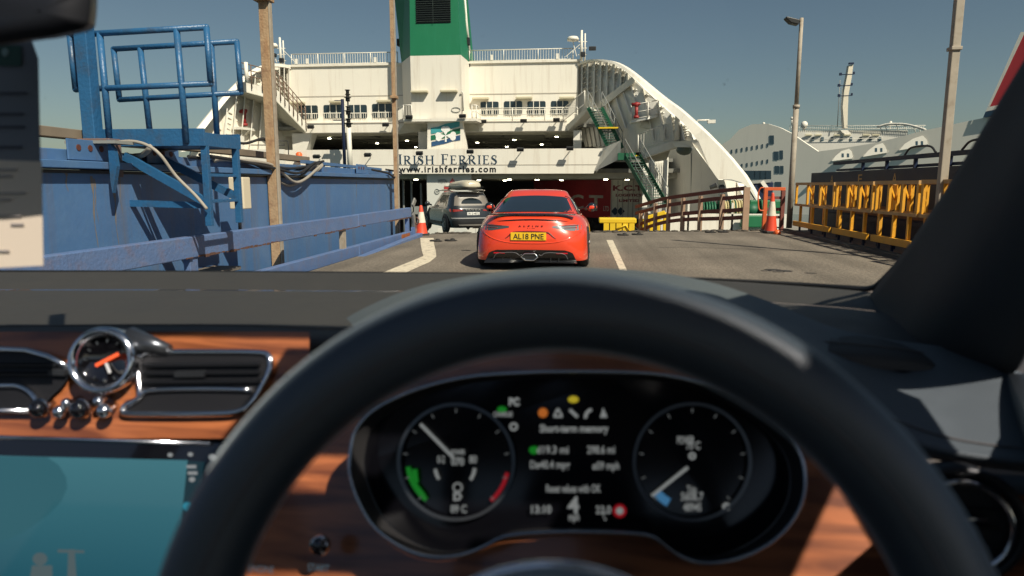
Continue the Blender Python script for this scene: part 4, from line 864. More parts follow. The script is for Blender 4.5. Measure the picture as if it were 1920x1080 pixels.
# lantern masts in front of the opening
m_ = MB(); p = P(656, 300, 41); z1 = Z_(240, 41, 656); m_.cyl((p.x, 41, zb0), (p.x, 41, z1), .16, .14, 12); mm = m_.build('lantern_mast', WHITE2, ferry)
m_ = MB()
for k, (y, r_) in enumerate(((238, .16), (230, .12), (215, .14), (207, .1), (190, .13), (184, .1), (176, .1))): z = Z_(y, 41, 656); m_.cyl((p.x, 41, z), (p.x, 41, z + .22), r_, n=10); m_.cyl((p.x, 41, z + .2), (p.x, 41, z + .24), r_ * 1.6, n=10)
m_.cyl((p.x, 41, z1), (p.x, 41, Z_(178, 41, 656)), .05, n=8); m_.build('lantern', BLACK, mm)
m_ = MB(); q = P(646, 300, 41); m_.cyl((q.x, 41, zb0), (q.x, 41, Z_(186, 41, 646)), .10, n=10); m_.beam((q.x, 41, Z_(222, 41)), (p.x, 41, Z_(222, 41)), .05, .05); m_.beam((q.x - .5, 41, Z_(184, 41)), (q.x, 41, Z_(184, 41)), .05, .04); m_.beam((q.x - .6, 41, Z_(222, 41)), (q.x, 41, Z_(222, 41)), .2, .05); m_.build('dark_mast', NAVYW, mm)

# ---------------------------------------------------------------- container trailer inside
Yt = 50.0
a = P(1146, 337, Yt); tl = thing('container_trailer', 'maroon container trailer with white rear doors inside the ferry', 'trailer', (a.x, Yt, -2.25))
CRD = mat('container_maroon', (.60, .045, .065), .5, var=.15, streak=(.15, .02, .02), samt=.3); 
ztp = a.z; zbt = -2.25 + 1.1
dl = V((-8.0, 13.5, 0)) * .8; dr = V((2.4, .45, 0))
m_ = MB(); m_.prism([a, a + dl, a + dl + V((0, 0, zbt - ztp)), a + V((0, 0, zbt - ztp))], V((0, 0, 0)) + dr); m_.build('container_side', CRD, tl)
m_ = MB(); n = dr.normalized().cross(V((0, 0, 1))); 
fp = lambda u, v, k=0: a + dr * u + V((0, 0, (zbt - ztp) * v)) + n * k
m_.prism([fp(0, 0, .0), fp(1, 0, 0), fp(1, 1, 0), fp(0, 1, 0)], n * .03); m_.build('rear_door', mat('container_white', (.80, .80, .77), .5, streak=(.3, .25, .2), samt=.4, stretch=(4, 4, .5)), tl)
m_ = MB()
for u in (.02, .2, .35, .52, .66, .84, .98): m_.beam(fp(u, .02, .05), fp(u, .98, .05), .05, .04, up=(1, 0, 0))
m_.build('lock_rod', GALV, tl)
LM = mat('lettering_maroon', (.25, .03, .05), .5)
m_ = MB(); text(m_, 'K.C.T', .5, fp(.05, .27, .045), dr, (0, 0, 1), ext=.01, bold=.02, w=2.2)
m_.build('lettering', LM, tl)
m_ = MB(); text(m_, 'LOGISTICS', .25, fp(.14, .42, .045), dr, (0, 0, 1), ext=.01, bold=.012, w=1.9); text(m_, 'LIMITED', .25, fp(.24, .56, .045), dr, (0, 0, 1), ext=.01, bold=.012, w=1.5); m_.build('lettering', LM, tl)
m_ = MB()
for u in (.13, .30): 
    c = fp(u, .80, .05); s_ = .3; m_.prism([c + dr.normalized() * s_ * x + V((0, 0, s_ * z)) for x, z in ((-1, 0), (0, 1), (1, 0), (0, -1))], n * .01)
m_.build('placard', NAVYT, tl)
# side letters, read toward the doors
LW = mat('lettering_pale', (.85, .82, .78), .6, patch=(.3, .12, .12), pamt=.5, pscale=3)
sdn = dl.normalized(); nn = V((0, 0, 1)).cross(sdn) * 1; nn = -nn if nn.y > 0 else nn
sp = lambda t, z: a + dl * t + V((0, 0, z)) + nn * .02
m_ = MB(); text(m_, 'K.C.T', 1.6, sp(.70, (zbt - ztp) * .80), -dl, (0, 0, 1), ext=.0, bold=.03, w=dl.length * .62); m_.build('side_lettering', LW, tl)
m_ = MB(); text(m_, 'LTD', .5, sp(.075, (zbt - ztp) * .80), -dl, (0, 0, 1), ext=.0, bold=.01, w=.75); m_.build('side_lettering', LW, tl)
m_ = MB(); m_.prism([a + V((0, 0, zbt - ztp - .01)), a + dl + V((0, 0, zbt - ztp - .01)), a + dl + V((0, 0, zbt - ztp - .35)), a + V((0, 0, zbt - ztp - .35))], dr * .98); m_.build('chassis', BLACK, tl)
for t in (.08, .2, .32): m_ = MB(); c = a + dl * t; m_.cyl((c.x, c.y, -1.75), (c.x + 2.2, c.y + .4, -1.75), .5, n=20); m_.build('wheel', RUBBER, tl)

# ================================================================ second ship
SH = mat('grey_ship_hull', (.80, .76, .67), .6, var=.04, scale=.05, streak=(.38, .38, .36), samt=.2, stretch=(.3, .3, .03))
A_ = P(1355, 300, 150); B_ = P(1930, 300, 120)
def HP(px, py, k=0):                    # point on the hull plane
    d = FW + RT * ((px - 960) / F) - UP * ((py - 540) / F); t = B_ - A_; n = V((t.y, -t.x, 0)); n.normalize()
    if n.y > 0: n = -n
    s_ = (A_ + n * k - CAM).dot(n) / d.dot(n); return CAM + d * s_
hn = V(((B_ - A_).y, -(B_ - A_).x, 0)).normalized(); hn = -hn if hn.y > 0 else hn
ship = thing('passenger_ship', 'grey-white passenger ship with raked mast and red funnel, far right', 'ship', (A_.x + 8, 110, -4))
top = [(1352, 272), (1368, 262), (1386, 243), (1410, 233), (1440, 232), (1462, 239), (1484, 250), (1510, 268), (1534, 284), (1580, 278), (1640, 268), (1690, 256), (1730, 245), (1770, 237), (1810, 228), (1850, 220), (1900, 207), (1990, 180), (1990, 420), (1352, 420)]
m_ = MB(); m_.prism([HP(*q) for q in top], -hn * 1.0); hull = m_.build('hull', SH, ship)
for px, py, w_, h_ in [(1447, 262, 4.2, 16), (1455, 292, 4.2, 16), (1465, 290, 3.2, 16), (1457, 318, 4.2, 14), (1466, 318, 3.2, 14)] + [(1400 + k * 10, 328, 6, 16) for k in range(5)] + [(1440, 350, 7, 14), (1459, 346, 6, 10)]:
    m_ = MB(); m_.prism([HP(px - w_, py - h_ / 2, .02), HP(px + w_, py - h_ / 2, .02), HP(px + w_, py + h_ / 2, .02), HP(px - w_, py + h_ / 2, .02)], hn * .04); m_.build('hull_window', mat('ship_blue_glass', (.05, .09, .12), .15), ship)
m_ = MB()
for r_, y in enumerate((270, 300)):
    for k in range(8): px = 1372 + k * 9.6; yy = y + 14 - k * 1.9 * .9; m_.prism([HP(px - 1.2, yy - 3.5, .02), HP(px + 1.2, yy - 3.5, .02), HP(px + 1.2, yy + 3.5, .02), HP(px - 1.2, yy + 3.5, .02)], hn * .04)
ph = m_.build('porthole_row', MATS['ship_blue_glass'], ship)
# arched openings (no recess: panels tilted sunward to look lit)
for pts in ([(1560, 302), (1566, 293), (1578, 283), (1592, 279), (1597, 284), (1600, 297)], [(1618, 294), (1628, 282), (1642, 272), (1655, 268), (1660, 275), (1665, 286)], [(1686, 282), (1696, 270), (1712, 260), (1730, 254), (1738, 262), (1740, 272)]):
    xr_ = pts[-1][0]; kk = lambda a: .05 + 1.6 * (xr_ - a) / (xr_ - pts[0][0]); m_ = MB(); m_.prism([HP(a, b, kk(a)) for a, b in pts], hn * .03); op = m_.build('tilted_arch_panel', mat('sunward_panel_cream', (.75, .72, .65), .6, var=.06), ship)
    m_ = MB(); 
    cx = sum(p[0] for p in pts) / 6; cy = sum(p[1] for p in pts) / 6 + 1
    for dx in ((-2, 8) if cx < 1700 else (2, 12)): m_.prism([HP(a, b, kk(a) + .04) for a, b in ((cx + dx - 2, cy - 3), (cx + dx + 2, cy - 3), (cx + dx + 2, cy + 4), (cx + dx - 2, cy + 4))], hn * .02)
    m_.build('deck_window', MATS['ship_blue_glass'], op)
    m_ = MB(); m_.beam(HP(pts[0][0], pts[0][1] - 2, .1), HP(pts[-1][0], pts[-1][1] - 2, .1), .1, .12); m_.build('opening_rail', WHITE2, op)
# deckhouse
Yd = 152
m_ = MB(); m_.prism([P(1496, 245, Yd), P(1702, 244, Yd - 6), P(1702, 300, Yd - 6), P(1496, 300, Yd)], (2, 10, 0)); dh = m_.build('deckhouse', mat('ship_cream', (.78, .75, .68), .6, var=.03, scale=.1), ship)
for k in range(8):
    m_ = MB(); px = 1524 + k * 18; Y = Yd - (px - 1496) / 206 * 6 - .05; m_.prism([P(px - 2.4, 257, Y), P(px + 2.4, 257, Y), P(px + 2.4, 264, Y), P(px - 2.4, 264, Y)], (0, -.1, 0)); m_.build('deck_window', MATS['ship_blue_glass'], dh)
    if k % 3 != 2 : m_ = MB(); m_.box(P(px - 8, 253, Y), (1.4, .4, .22)); m_.build('deck_lamp_bar', MATS['lamp_beige'], dh)
m_ = MB(); m_.cyl(P(1496, 262, Yd - .3), P(1655, 259, Yd - 5), .05, n=5); m_.build('wall_rail', WHITE2, dh)
m_ = MB(); n = 70
def topr(t): return P(1480 + t * 255, 244, Yd - 8 * t + .5)
for k in range(n): p = topr(k / n); m_.cyl(p + V((0, 0, -.3)), p + V((0, 0, .9)), .045, n=4)
m_.cyl(topr(0) + V((0, 0, .9)), topr(1) + V((0, 0, .9)), .06, n=5); m_.cyl(topr(0) + V((0, 0, .3)), topr(1) + V((0, 0, .3)), .04, n=5); m_.build('deck_rail', WHITE2, ship)
m_ = MB(); q = smooth([P(1645, 238, 141), P(1665, 233, 140), P(1695, 233, 138), P(1718, 238, 136), P(1736, 244, 134)], 4); m_.tube(q, .22, 6)
for k in range(6): a = q[int(k * 2.5) + 1]; m_.cyl(a, a + V((.6, 0, -1.4)), .08, n=5)
m_.build('canopy_frame', WHITE2, ship)
m_ = MB()
for px, py, r_ in ((1508, 229, .7), (1485, 217, .3), (1670, 225, .3), (1432, 227, .3)):
    p = P(px, py + 5, Yd); m_.sphere(p, r_, 14, sq=(1, 1, 1.1)); m_.cyl(p + V((0, 0, -1.3)), p, r_ * .45, n=8)
m_.build('radome', WHITE, ship)
# mast
def mp(px, py): return P(px, py, 149)
m_ = MB(); m_.prism([mp(1592, 122), mp(1600, 121), mp(1597, 145), mp(1591, 178), mp(1590, 200), mp(1589, 240), mp(1583, 240), mp(1580, 200), mp(1583, 170), mp(1589, 140)], (0, 1.2, 0)); ms = m_.build('mast', mat('mast_cream', (.68, .62, .50), .6), ship)
m_ = MB()
for y, xa, xb in ((140, 1577, 1601), (161, 1574, 1597), (180, 1574, 1597)):
    m_.cyl(mp(xa, y), mp(xb, y - 1), .08, n=5); m_.box(mp(xa - 1, y - 1), (.4, .4, .5)); m_.box(mp(xb, y - 3), (.3, .3, .5))
m_.box(mp(1596, 119), (.9, .6, .3)); m_.build('yard_lamp', NAVYW, ms)
m_ = MB(); m_.cyl(mp(1575, 150), mp(1570, 238), .08, n=5); m_.cyl(mp(1579, 165), mp(1577, 238), .05, n=5)
for k in range(14): y = 160 + k * 5.5; m_.cyl(mp(1575 - k * .35, y), mp(1580 - k * .2, y), .03, n=4)
m_.build('mast_ladder', GREY, ms)
m_ = MB(); m_.prism([mp(1576, 244), mp(1602, 244), mp(1598, 249), mp(1588, 253), mp(1580, 249)], (0, 2, 0)); m_.build('mast_base', WHITE, ms)
# funnel
m_ = MB(); m_.prism([HP(1845, 219, .5), HP(1855, 200, .5), HP(1915, 60, .5), HP(2050, 60, .5), HP(2050, 219, .5)], -hn * 3); fn = m_.build('funnel', mat('funnel_red', (.42, .03, .04), .5), ship)
m_ = MB(); m_.prism([HP(1843, 221, .56), HP(1848, 209.5, .56), HP(2000, 180, .56), HP(2000, 195, .56)], hn * .05); m_.build('funnel_band', NAVYT, fn)
m_ = MB(); m_.prism([HP(1848, 209, .56), HP(1852, 201, .56), HP(2000, 170, .56), HP(2000, 179, .56)], hn * .05); m_.build('funnel_band', WHITE, fn)
m_ = MB(); m_.prism([HP(1852, 200, .58), HP(1914, 60, .58), HP(1922, 60, .58), HP(1856, 200, .58)], hn * .05); m_.build('funnel_edge', WHITE, fn)
# shore pieces under the ship: dark truck mouth and small crane
tr = thing('dock_vehicle', 'small white jib standing over a dark box beyond the orange gate', 'dock vehicle', P(1425, 380, 60))
m_ = MB(); p = P(1425, 362, 60); m_.box(p, (1.6, 2, 1.9)); m_.build('body', NAVYW, tr, bevel=.1)
m_ = MB(); m_.beam(P(1428, 340, 58.9), P(1438, 354, 58.9), .25, .3); m_.build('arm', WHITE2, tr)
m_ = MB(); m_.beam(P(1405, 342, 59), P(1444, 339, 59), .2, .25); m_.build('roof_bar', GREY, tr)
# quay wall below the second ship
qy = MB(); qy.span(8, 120, 45, 62, -4.6, -2.0); tag(qy.build('quay_wall', mat('quay_concrete', (.25, .23, .2), .8)), 'low concrete quay between the ramp and the grey ship', 'quay')
# ================================================================ vehicles ahead
def shell(levels, n=80, sub=4, cap=True):
    """levels: (z_rear, z_front, half width, y rear, y front, exponent rear, exponent front)"""
    L4 = []
    for i in range(len(levels) - 1):
        a = levels[max(0, i - 1)]; b = levels[i]; c = levels[i + 1]; d = levels[min(len(levels) - 1, i + 2)]
        for k in range(sub):
            t = k / sub; L4.append([.5 * (2 * b[j] + (c[j] - a[j]) * t + (2 * a[j] - 5 * b[j] + 4 * c[j] - d[j]) * t * t + (3 * b[j] - a[j] - 3 * c[j] + d[j]) * t ** 3) for j in range(7)])
    L4.append(list(levels[-1])); rows = []
    for zr, zf, hw, yr, yf, er, ef in L4:
        row = []; yc = (yr + yf) / 2; hl = (yf - yr) / 2
        for k in range(n):
            t = 2 * math.pi * k / n; c, s = math.cos(t), math.sin(t); e = er if s < 0 else ef
            y = yc + hl * math.copysign(abs(s) ** (2 / e), s); x = hw * math.copysign(abs(c) ** (2 / e), c)
            f = (y - yr) / max(1e-6, yf - yr); f = f * f * (3 - 2 * f); row.append(V((x, y, zr + (zf - zr) * f)))
        rows.append(row)
    m_ = MB(); m_.grid(rows, True, 0, True)
    if cap: k = len(m_.v) - n; m_.f.append([k + i for i in range(n)]); m_.sm.append(True); m_.mi.append(0)
    return m_
def bvh(*ms):
    vs = []; fs = []
    for m_ in ms: k = len(vs); vs += m_.v; fs += [[i + k for i in f] for f in m_.f]
    return BVHTree.FromPolygons(vs, fs)
def drape(tree, pts, d, off=.004):
    d = V(d); out = []
    last = None
    for p in pts:
        h = tree.ray_cast(V(p) - d * 3, d)
        q = h[0] - d * off if h[0] is not None else (V(p) if last is None else V(p) + d * (last - V(p)).dot(d))
        last = q; out.append(q)
    return out
def patch_rear(tree, rows, off=.004):          # rows: (z, xleft, xright, sag)
    g = []
    for z, a, b, sag in rows:
        g.append(drape(tree, [(a + (b - a) * k / 24, 0, z + sag * (1 - ((k - 12) / 12) ** 2)) for k in range(25)], (0, 1, 0), off))
    return g
def plate(m1, par, c, wd, h, st, mt_bg, mt_tx, rot=None, name='number_plate'):
    m_ = MB(); m_.box(c, (wd, .012, h)); p = m_.build(name, mt_bg, par, bevel=.004)
    m_ = MB(); text(m_, st, h * .98, (c[0] - wd * .43, c[1] - .008, c[2] - h * .34), (1, 0, 0), (0, 0, 1), ext=.0015, bold=.0015, w=wd * .86); m_.build('plate_lettering', mt_tx, p)
def wheel(c, r_, wd, par, side=1, nsp=7):
    m_ = MB(); x, y, z = c; pr = [(r_ * .62, -wd / 2), (r_ * .9, -wd / 2), (r_, -wd / 2 + .03), (r_, wd / 2 - .03), (r_ * .9, wd / 2), (r_ * .62, wd / 2)]
    m_.lathe(c, (1, 0, 0), pr, 32); wl = m_.build('wheel', RUBBER, par)
    m_ = MB(); m_.lathe(c, (1, 0, 0), [(r_ * .66, side * wd / 2), (r_ * .62, side * (wd / 2 + .005)), (r_ * .58, side * wd / 2 * .6)], 32); m_.lathe(c, (1, 0, 0), [(0, side * wd / 2 * .95), (r_ * .14, side * wd / 2 * .9)], 16)
    for k in range(nsp):
        t = 2 * math.pi * k / nsp; d = V((0, math.cos(t), math.sin(t))); m_.beam(V(c) + V((side * wd * .42, 0, 0)) + d * r_ * .1, V(c) + V((side * wd * .46, 0, 0)) + d * r_ * .62, .03, r_ * .16, up=(1, 0, 0))
    m_.build('rim', RIM, wl)
    m_ = MB(); m_.cyl((x + side * wd * .1, y, z), (x + side * wd * .2, y, z), r_ * .58, n=24); m_.build('hub_shadow', BLACK, wl)
DKGL = mat('car_tinted_glass', (.010, .016, .020), .05, var=.1, coat=1, spec=.8)
REDP = mat('coral_red_paint', (.78, .058, .018), .33, var=.03, coat=1)
RDK = mat('gloss_black_trim', (.008, .008, .009), .25, coat=.4)
# ---------------------------------------------------------------- red coupe
rc = thing('sports_car', 'low coral red coupe with slim black spoiler driving up the ramp', 'car')
lo = shell([(.15, .15, .88, .08, 4.0, 8, 3), (.20, .2, .89, .04, 4.08, 7, 3), (.32, .32, .898, .0, 4.12, 6, 2.8), (.46, .42, .90, -.015, 4.15, 5.2, 2.7), (.58, .52, .898, .0, 4.13, 4.6, 2.6),
            (.68, .60, .880, .03, 4.05, 3.9, 2.5), (.765, .66, .84, .05, 3.95, 3.5, 2.4), (.815, .71, .79, .10, 3.85, 3.5, 2.3), (.850, .75, .735, .24, 3.7, 3.4, 2.3), (.868, .78, .66, .42, 3.5, 3, 2.2)])
gh = shell([(.80, .74, .77, .28, 3.25, 3.2, 2.6), (.86, .80, .735, .44, 3.05, 3.2, 2.6), (.94, .90, .685, .70, 2.85, 3.4, 2.6), (1.03, 1.0, .625, 1.0, 2.62, 3.6, 2.6), (1.11, 1.09, .555, 1.28, 2.42, 3.8, 2.6), (1.17, 1.16, .51, 1.48, 2.28, 3.8, 2.5), (1.205, 1.20, .45, 1.62, 2.15, 3.6, 2.4), (1.222, 1.22, .28, 1.75, 2.05, 3, 2.2)])
T = bvh(lo, gh)
lo.grid([[gh.v[i * 80 + j] for j in range(80)] for i in range(len(gh.v) // 80)], True, 0, True); k = len(lo.v) - 80; lo.f.append([k + i for i in range(80)]); lo.sm.append(True); lo.mi.append(0)
lo.build('body', REDP, rc)
rows = []
for i in range(13):
    t = i / 12; z = .868 + (1.10 - .868) * t; hw = .665 - .145 * t
    if t < .12: hw -= .05 * (1 - t / .12) ** 2
    if t > .85: hw -= .06 * ((t - .85) / .15) ** 2
    rows.append((z, -hw, hw, .018 + .005 * t))
m_ = MB(); m_.grid(patch_rear(T, rows, .005)); m_.build('rear_window', DKGL, rc)
m_ = MB()      # dark seal round the window
for s_ in (1, -1):
    q = drape(T, [(s_ * (.68 - .145 * t - (.06 * ((t - .85) / .15) ** 2 if t > .85 else 0)), 0, .862 + .245 * t) for t in [k / 12 for k in range(13)]], (0, 1, 0), .003); m_.tube(q, .009, 6)
q = drape(T, [(x / 12 * .63, 0, .862 + .018 * (1 - (x / 12) ** 2)) for x in range(-12, 13)], (0, 1, 0), .003); m_.tube(q, .008, 6); m_.build('window_seal', RDK, rc)
for s_ in (1, -1):     # side windows
    rows = []
    for t in [k / 6 for k in range(7)]:
        z = .83 + .25 * t; rows.append(drape(T, [(0, y, z) for y in [.85 + .55 * t + (2.75 - .45 * t - .85 - .55 * t) * k / 12 for k in range(13)]], (-s_, 0, 0), .004))
    m_ = MB(); m_.grid(rows); m_.build('side_window', DKGL, rc)
    m_ = MB(); m_.tube(smooth([(s_ * .64, 2.55, .86), (s_ * .80, 2.5, .87), (s_ * .88, 2.48, .88)], 4), .012, 8); mr = m_.build('wing_mirror', RDK, rc)
    m_ = MB(); m_.sphere((s_ * .94, 2.50, .89), .098, 16, sq=(1.0, .6, .62)); m_.build('mirror_shell', REDP, mr)
    m_ = MB(); m_.lathe((s_ * .94, 2.455, .892), (0, -1, 0), [(.085, -.01), (.085, .004), (0, .005)], 20); m_.build('mirror_glass', DKGL, mr)
# spoiler and deck details
m_ = MB(); pts = [(-.66 + 1.32 * k / 20, .10 + .10 * abs(k / 10 - 1) ** 2.2, .862 - .012 * ((k - 10) / 10) ** 2) for k in range(21)]
m_.grid([[V(p), V(p) + V((0, .13, .006)), V(p) + V((0, .13, .0)), V(p) + V((0, 0, -.012)), V(p)] for p in pts]); m_.build('spoiler', RDK, rc)
for s_ in (-.215, .2): m_ = MB(); m_.span(s_ - .012, s_ + .012, .14, .2, .80, .855); m_.build('spoiler_strut', RDK, rc)
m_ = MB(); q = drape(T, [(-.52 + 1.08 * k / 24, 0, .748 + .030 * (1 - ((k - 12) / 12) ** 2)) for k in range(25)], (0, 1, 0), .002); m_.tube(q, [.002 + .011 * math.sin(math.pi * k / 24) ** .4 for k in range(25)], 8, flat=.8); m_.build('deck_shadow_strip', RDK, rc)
LAMPW = mat('lit_lamp_lens', (.25, .27, .28), .1, metal=.3, coat=1); LAMPD = mat('shaded_lamp_lens', (.06, .07, .075), .1, coat=1)  # one lens in two tones, lit on the right and shaded on the left
for s_ in (1, -1):
    rows = []
    for t in [k / 8 for k in range(9)]:
        x = .325 + .43 * t; zc = .672 - .012 * t; h = .014 + .042 * min(1, t * 1.5) - (.02 * max(0, t - .8) / .2)
        top_, bot = zc + h * .75 - .006 * t, zc - h; rows.append(drape(T, [(s_ * x, 0, bot + (top_ - bot) * j / 4) for j in range(5)], (0, 1, 0), .004))
    m_ = MB(); m_.grid(rows); tl_ = m_.build('tail_lamp', LAMPW if s_ > 0 else LAMPD, rc)
    m_ = MB(); m_.tube(drape(T, [(s_ * (.42 + .28 * k / 8), 0, .688) for k in range(9)], (0, 1, 0), .008), .006, 6); m_.tube(drape(T, [(s_ * (.5 + .18 * k / 8), 0, .655) for k in range(9)], (0, 1, 0), .008), .005, 6); m_.build('lamp_strip', mat('lamp_red_strip', (.25, .05, .05), .2), tl_)
m_ = MB(); yb = drape(T, [(0, 0, .67)], (0, 1, 0), .006)[0].y
text(m_, 'ALPINE', .030, (-.185, yb, .672), (1, 0, 0), (0, 0, 1), ext=.001, bold=.0012, w=.37, space=2.2); text(m_, 'A110S', .024, (-.065, yb - .001, .635), (1, 0, 0), (0, 0, 1), ext=.001, bold=.001, w=.13); m_.build('badge_lettering', RDK, rc)
# plate recess shadow line and plate
m_ = MB(); q = drape(T, [(x, 0, z) for x, z in ((-.38, .49), (-.33, .53), (-.28, .575), (-.22, .592), (0, .60), (.22, .592), (.28, .575), (.33, .53), (.38, .49))], (0, 1, 0), .0); m_.tube(smooth(q, 3), [.002 + .012 * math.sin(math.pi * k / 24) ** .5 for k in range(25)], 8); m_.build('plate_recess_shadow', mat('recess_shadow_red', (.16, .02, .015), .4), rc)
yb = drape(T, [(0, 0, .51)], (0, 1, 0), .012)[0].y
plate(None, rc, (-.03, yb, .53), .53, .118, 'AL18 PNE', mat('plate_yellow', (.80, .50, .02), .4, var=.02), BLACK)
# smile crease
m_ = MB(); q = drape(T, [(x / 12 * .74, 0, .425 + .16 * abs(x / 12) ** 3.2) for x in range(-12, 13)], (0, 1, 0), -.004); m_.tube(q, .011, 8); m_.build('bumper_crease', REDP, rc)
# diffuser
rows = []
for i in range(9):
    t = i / 8; z = .12 + .20 * t; hw = .60 + (.11 - .11 * t) * 1.0 if t < .75 else .60 + .03 * (1 - t)
    hw = .70 - .09 * t
    if t > .7: hw -= .10 * ((t - .7) / .3) ** 2
    rows.append((z, -hw, hw, .006))
m_ = MB(); m_.grid(patch_rear(T, rows, .006)); m_.build('diffuser', RDK, rc)
m_ = MB(); m_.span(-.60, .60, .45, .8, .17, .2)
for x in (-.42, -.3, .3, .42): m_.prism([(x, .02, .13), (x, .3, .10), (x, .3, .2), (x, .03, .2)], (.008, 0, 0))
m_.build('diffuser_fin', BLACK, rc)
m_ = MB(); 
for s_ in (1, -1): m_.tube(smooth([(s_ * .125, -.02, .255), (s_ * .165, -.02, .24), (s_ * .21, -.02, .275), (s_ * .30, -.02, .285), (s_ * .44, -.015, .275), (s_ * .52, 0, .25), (s_ * .56, .02, .18)], 4), .006, 6)
m_.build('diffuser_edge', mat('satin_trim', (.10, .10, .11), .35), rc)
hexp = [(-.125, .22), (-.075, .27), (.075, .27), (.125, .22), (.065, .168), (-.065, .168)]
m_ = MB(); m_.tube([(x - .01, -.035, z) for x, z in hexp], .011, 8, closed=True); ex = m_.build('exhaust_tip', CHROME, rc)
m_ = MB(); m_.prism([(x - .01, -.028, z) for x, z in hexp], (0, .05, 0)); m_.build('exhaust_bore', BLACK, ex)
for s_ in (1, -1):
    m_ = MB(); c = drape(T, [(s_ * .47, 0, .272)], (0, 1, 0), .012)[0]; m_.box(c, (.17, .012, .018)); m_.build('rear_reflector', mat('reflector_red', (.5, .01, .02), .2), rc, bevel=.003)
    m_ = MB(); m_.tube(drape(T, [(s_ * x, 0, z) for x, z in ((.86, .215), (.835, .25), (.80, .235), (.73, .20))], (0, 1, 0), .002), .004, 6); m_.build('bumper_line', mat('pale_pinline', (.6, .2, .12), .3), rc)
for x, y, s_ in ((-.755, .72, -1), (.755, .72, 1), (-.75, 3.14, -1), (.75, 3.14, 1)): wheel((x, y, .325), .325, .24, rc, s_)
m_ = MB()      # inner tyre face visible under the bumper
m_.span(-.62, .62, .3, 3.9, .12, .2); m_.build('underbody', BLACK, rc)
c = G(1000, 503); rc.location = (c.x - .02, c.y - .35, 0); rc.rotation_euler = (0, 0, R(0.5)); rc.scale = (1.03, 1.03, 1.01)

# ---------------------------------------------------------------- dark grey SUV with roof box
GP = mat('dark_grey_paint', (.017, .020, .024), .25, var=.05, coat=1)
sv = thing('suv', 'dark grey estate-like SUV with pale roof box entering the ferry', 'car')
lo = shell([(.22, .22, .84, .10, 4.25, 7, 4), (.32, .3, .89, .02, 4.33, 6, 3.6), (.5, .45, .915, 0, 4.37, 6, 3.4), (.7, .62, .92, .02, 4.36, 6, 3.2), (.85, .78, .915, .05, 4.3, 6, 3.1), (.95, .90, .90, .07, 4.15, 6, 3), (1.0, .96, .86, .12, 3.9, 6, 3)])
gh = shell([(.97, .94, .875, .08, 3.35, 6, 3.4), (1.05, 1.02, .85, .13, 3.2, 6, 3.4), (1.2, 1.18, .80, .22, 2.95, 6, 3.4), (1.38, 1.36, .735, .33, 2.68, 6, 3.4), (1.48, 1.48, .69, .36, 2.5, 5.5, 3.4), (1.545, 1.55, .62, .30, 2.35, 5, 3.4), (1.57, 1.585, .50, .45, 2.1, 4, 3)])
T = bvh(lo, gh)
lo.grid([[gh.v[i * 80 + j] for j in range(80)] for i in range(len(gh.v) // 80)], True, 0, True); k = len(lo.v) - 80; lo.f.append([k + i for i in range(80)]); lo.sm.append(True); lo.mi.append(0)
lo.build('body', GP, sv)
m_ = MB(); m_.grid(patch_rear(T, [(1.06 + .38 * t, -(.70 - .10 * t - .05 * (t > .95)), .70 - .10 * t - .05 * (t > .95), 0) for t in [k / 8 for k in range(9)]], .006)); rw_ = m_.build('rear_window', mat('dusty_glass', (.17, .15, .13), .3, coat=.5), sv)
rows = [(1.13 + .22 * t, -.42 * math.sqrt(max(.02, 1 - t * t)), .42 * math.sqrt(max(.02, 1 - t * t)), 0) for t in [k / 8 for k in range(9)]]
m_ = MB(); m_.grid(patch_rear(T, rows, .012)); m_.build('wiped_glass', DKGL, rw_)
for s_ in (1, -1):
    for nm, y0, y1 in (('side_window', 2.02, 2.85), ('side_window', 1.2, 1.95), ('side_window', .55, 1.12)):
        rows = []
        for t in [k / 5 for k in range(6)]:
            z = 1.04 + .40 * t; a = y0 + (.15 * t if y0 < 1 else 0); b = y1 - (.38 * t if y1 > 2.5 else 0); rows.append(drape(T, [(0, a + (b - a) * k / 8, z) for k in range(9)], (-s_, 0, 0), .005))
        m_ = MB(); m_.grid(rows); m_.build(nm, DKGL, sv)
    m_ = MB(); m_.beam((s_ * .86, 2.85, 1.02), (s_ * .98, 2.82, 1.06), .05, .06); m_.sphere((s_ * 1.04, 2.82, 1.08), .12, 12, sq=(.9, .7, .8)); m_.build('wing_mirror', GP, sv)
    rows = []
    for t in [k / 6 for k in range(7)]:
        x = .40 + .50 * t; h = .03 + .06 * t; rows.append(drape(T, [(s_ * x, 0, .90 - h + h * 1.4 * j / 3) for j in range(4)], (0, 1, 0), .01))
    m_ = MB(); m_.grid(rows); m_.box((s_ * .905, .16, .90), (.03, .2, .10)); m_.build('tail_lamp', mat('tail_lamp_red', (.30, .03, .02), .2, coat=1), sv)
    m_ = MB(); m_.span(s_ * .66 - .02, s_ * .66 + .02, .6, 2.5, 1.60, 1.635); m_.build('roof_rail', mat('rail_silver', (.45, .42, .36), .4, metal=.6), sv, bevel=.01)
    for y, zz in ((.78, .34), (3.42, .34)):
        m_ = MB(); m_.lathe((s_ * .895, y, zz), (s_, 0, 0), [(.0, .022), (.40, .022), (.42, .0)], 28); m_.build('wheel_arch', BLACK, sv); wheel((s_ * .86, y, .34), .34, .16, sv, s_, 5)
    m_ = MB(); m_.span(s_ * .90, s_ * .925, 1.2, 3.0, .30, .42); m_.build('sill', BLACK, sv)
m_ = MB(); m_.grid(patch_rear(T, [(.28, -.80, .80, 0), (.36, -.84, .84, 0), (.44, -.86, .86, 0), (.50, -.86, .86, 0)], .012)); m_.build('bumper_cladding', BLACK, sv)
m_ = MB(); m_.grid(patch_rear(T, [(.30, -.55, .55, 0), (.36, -.6, .6, 0)], .03)); m_.build('skid_plate', GALV, sv)
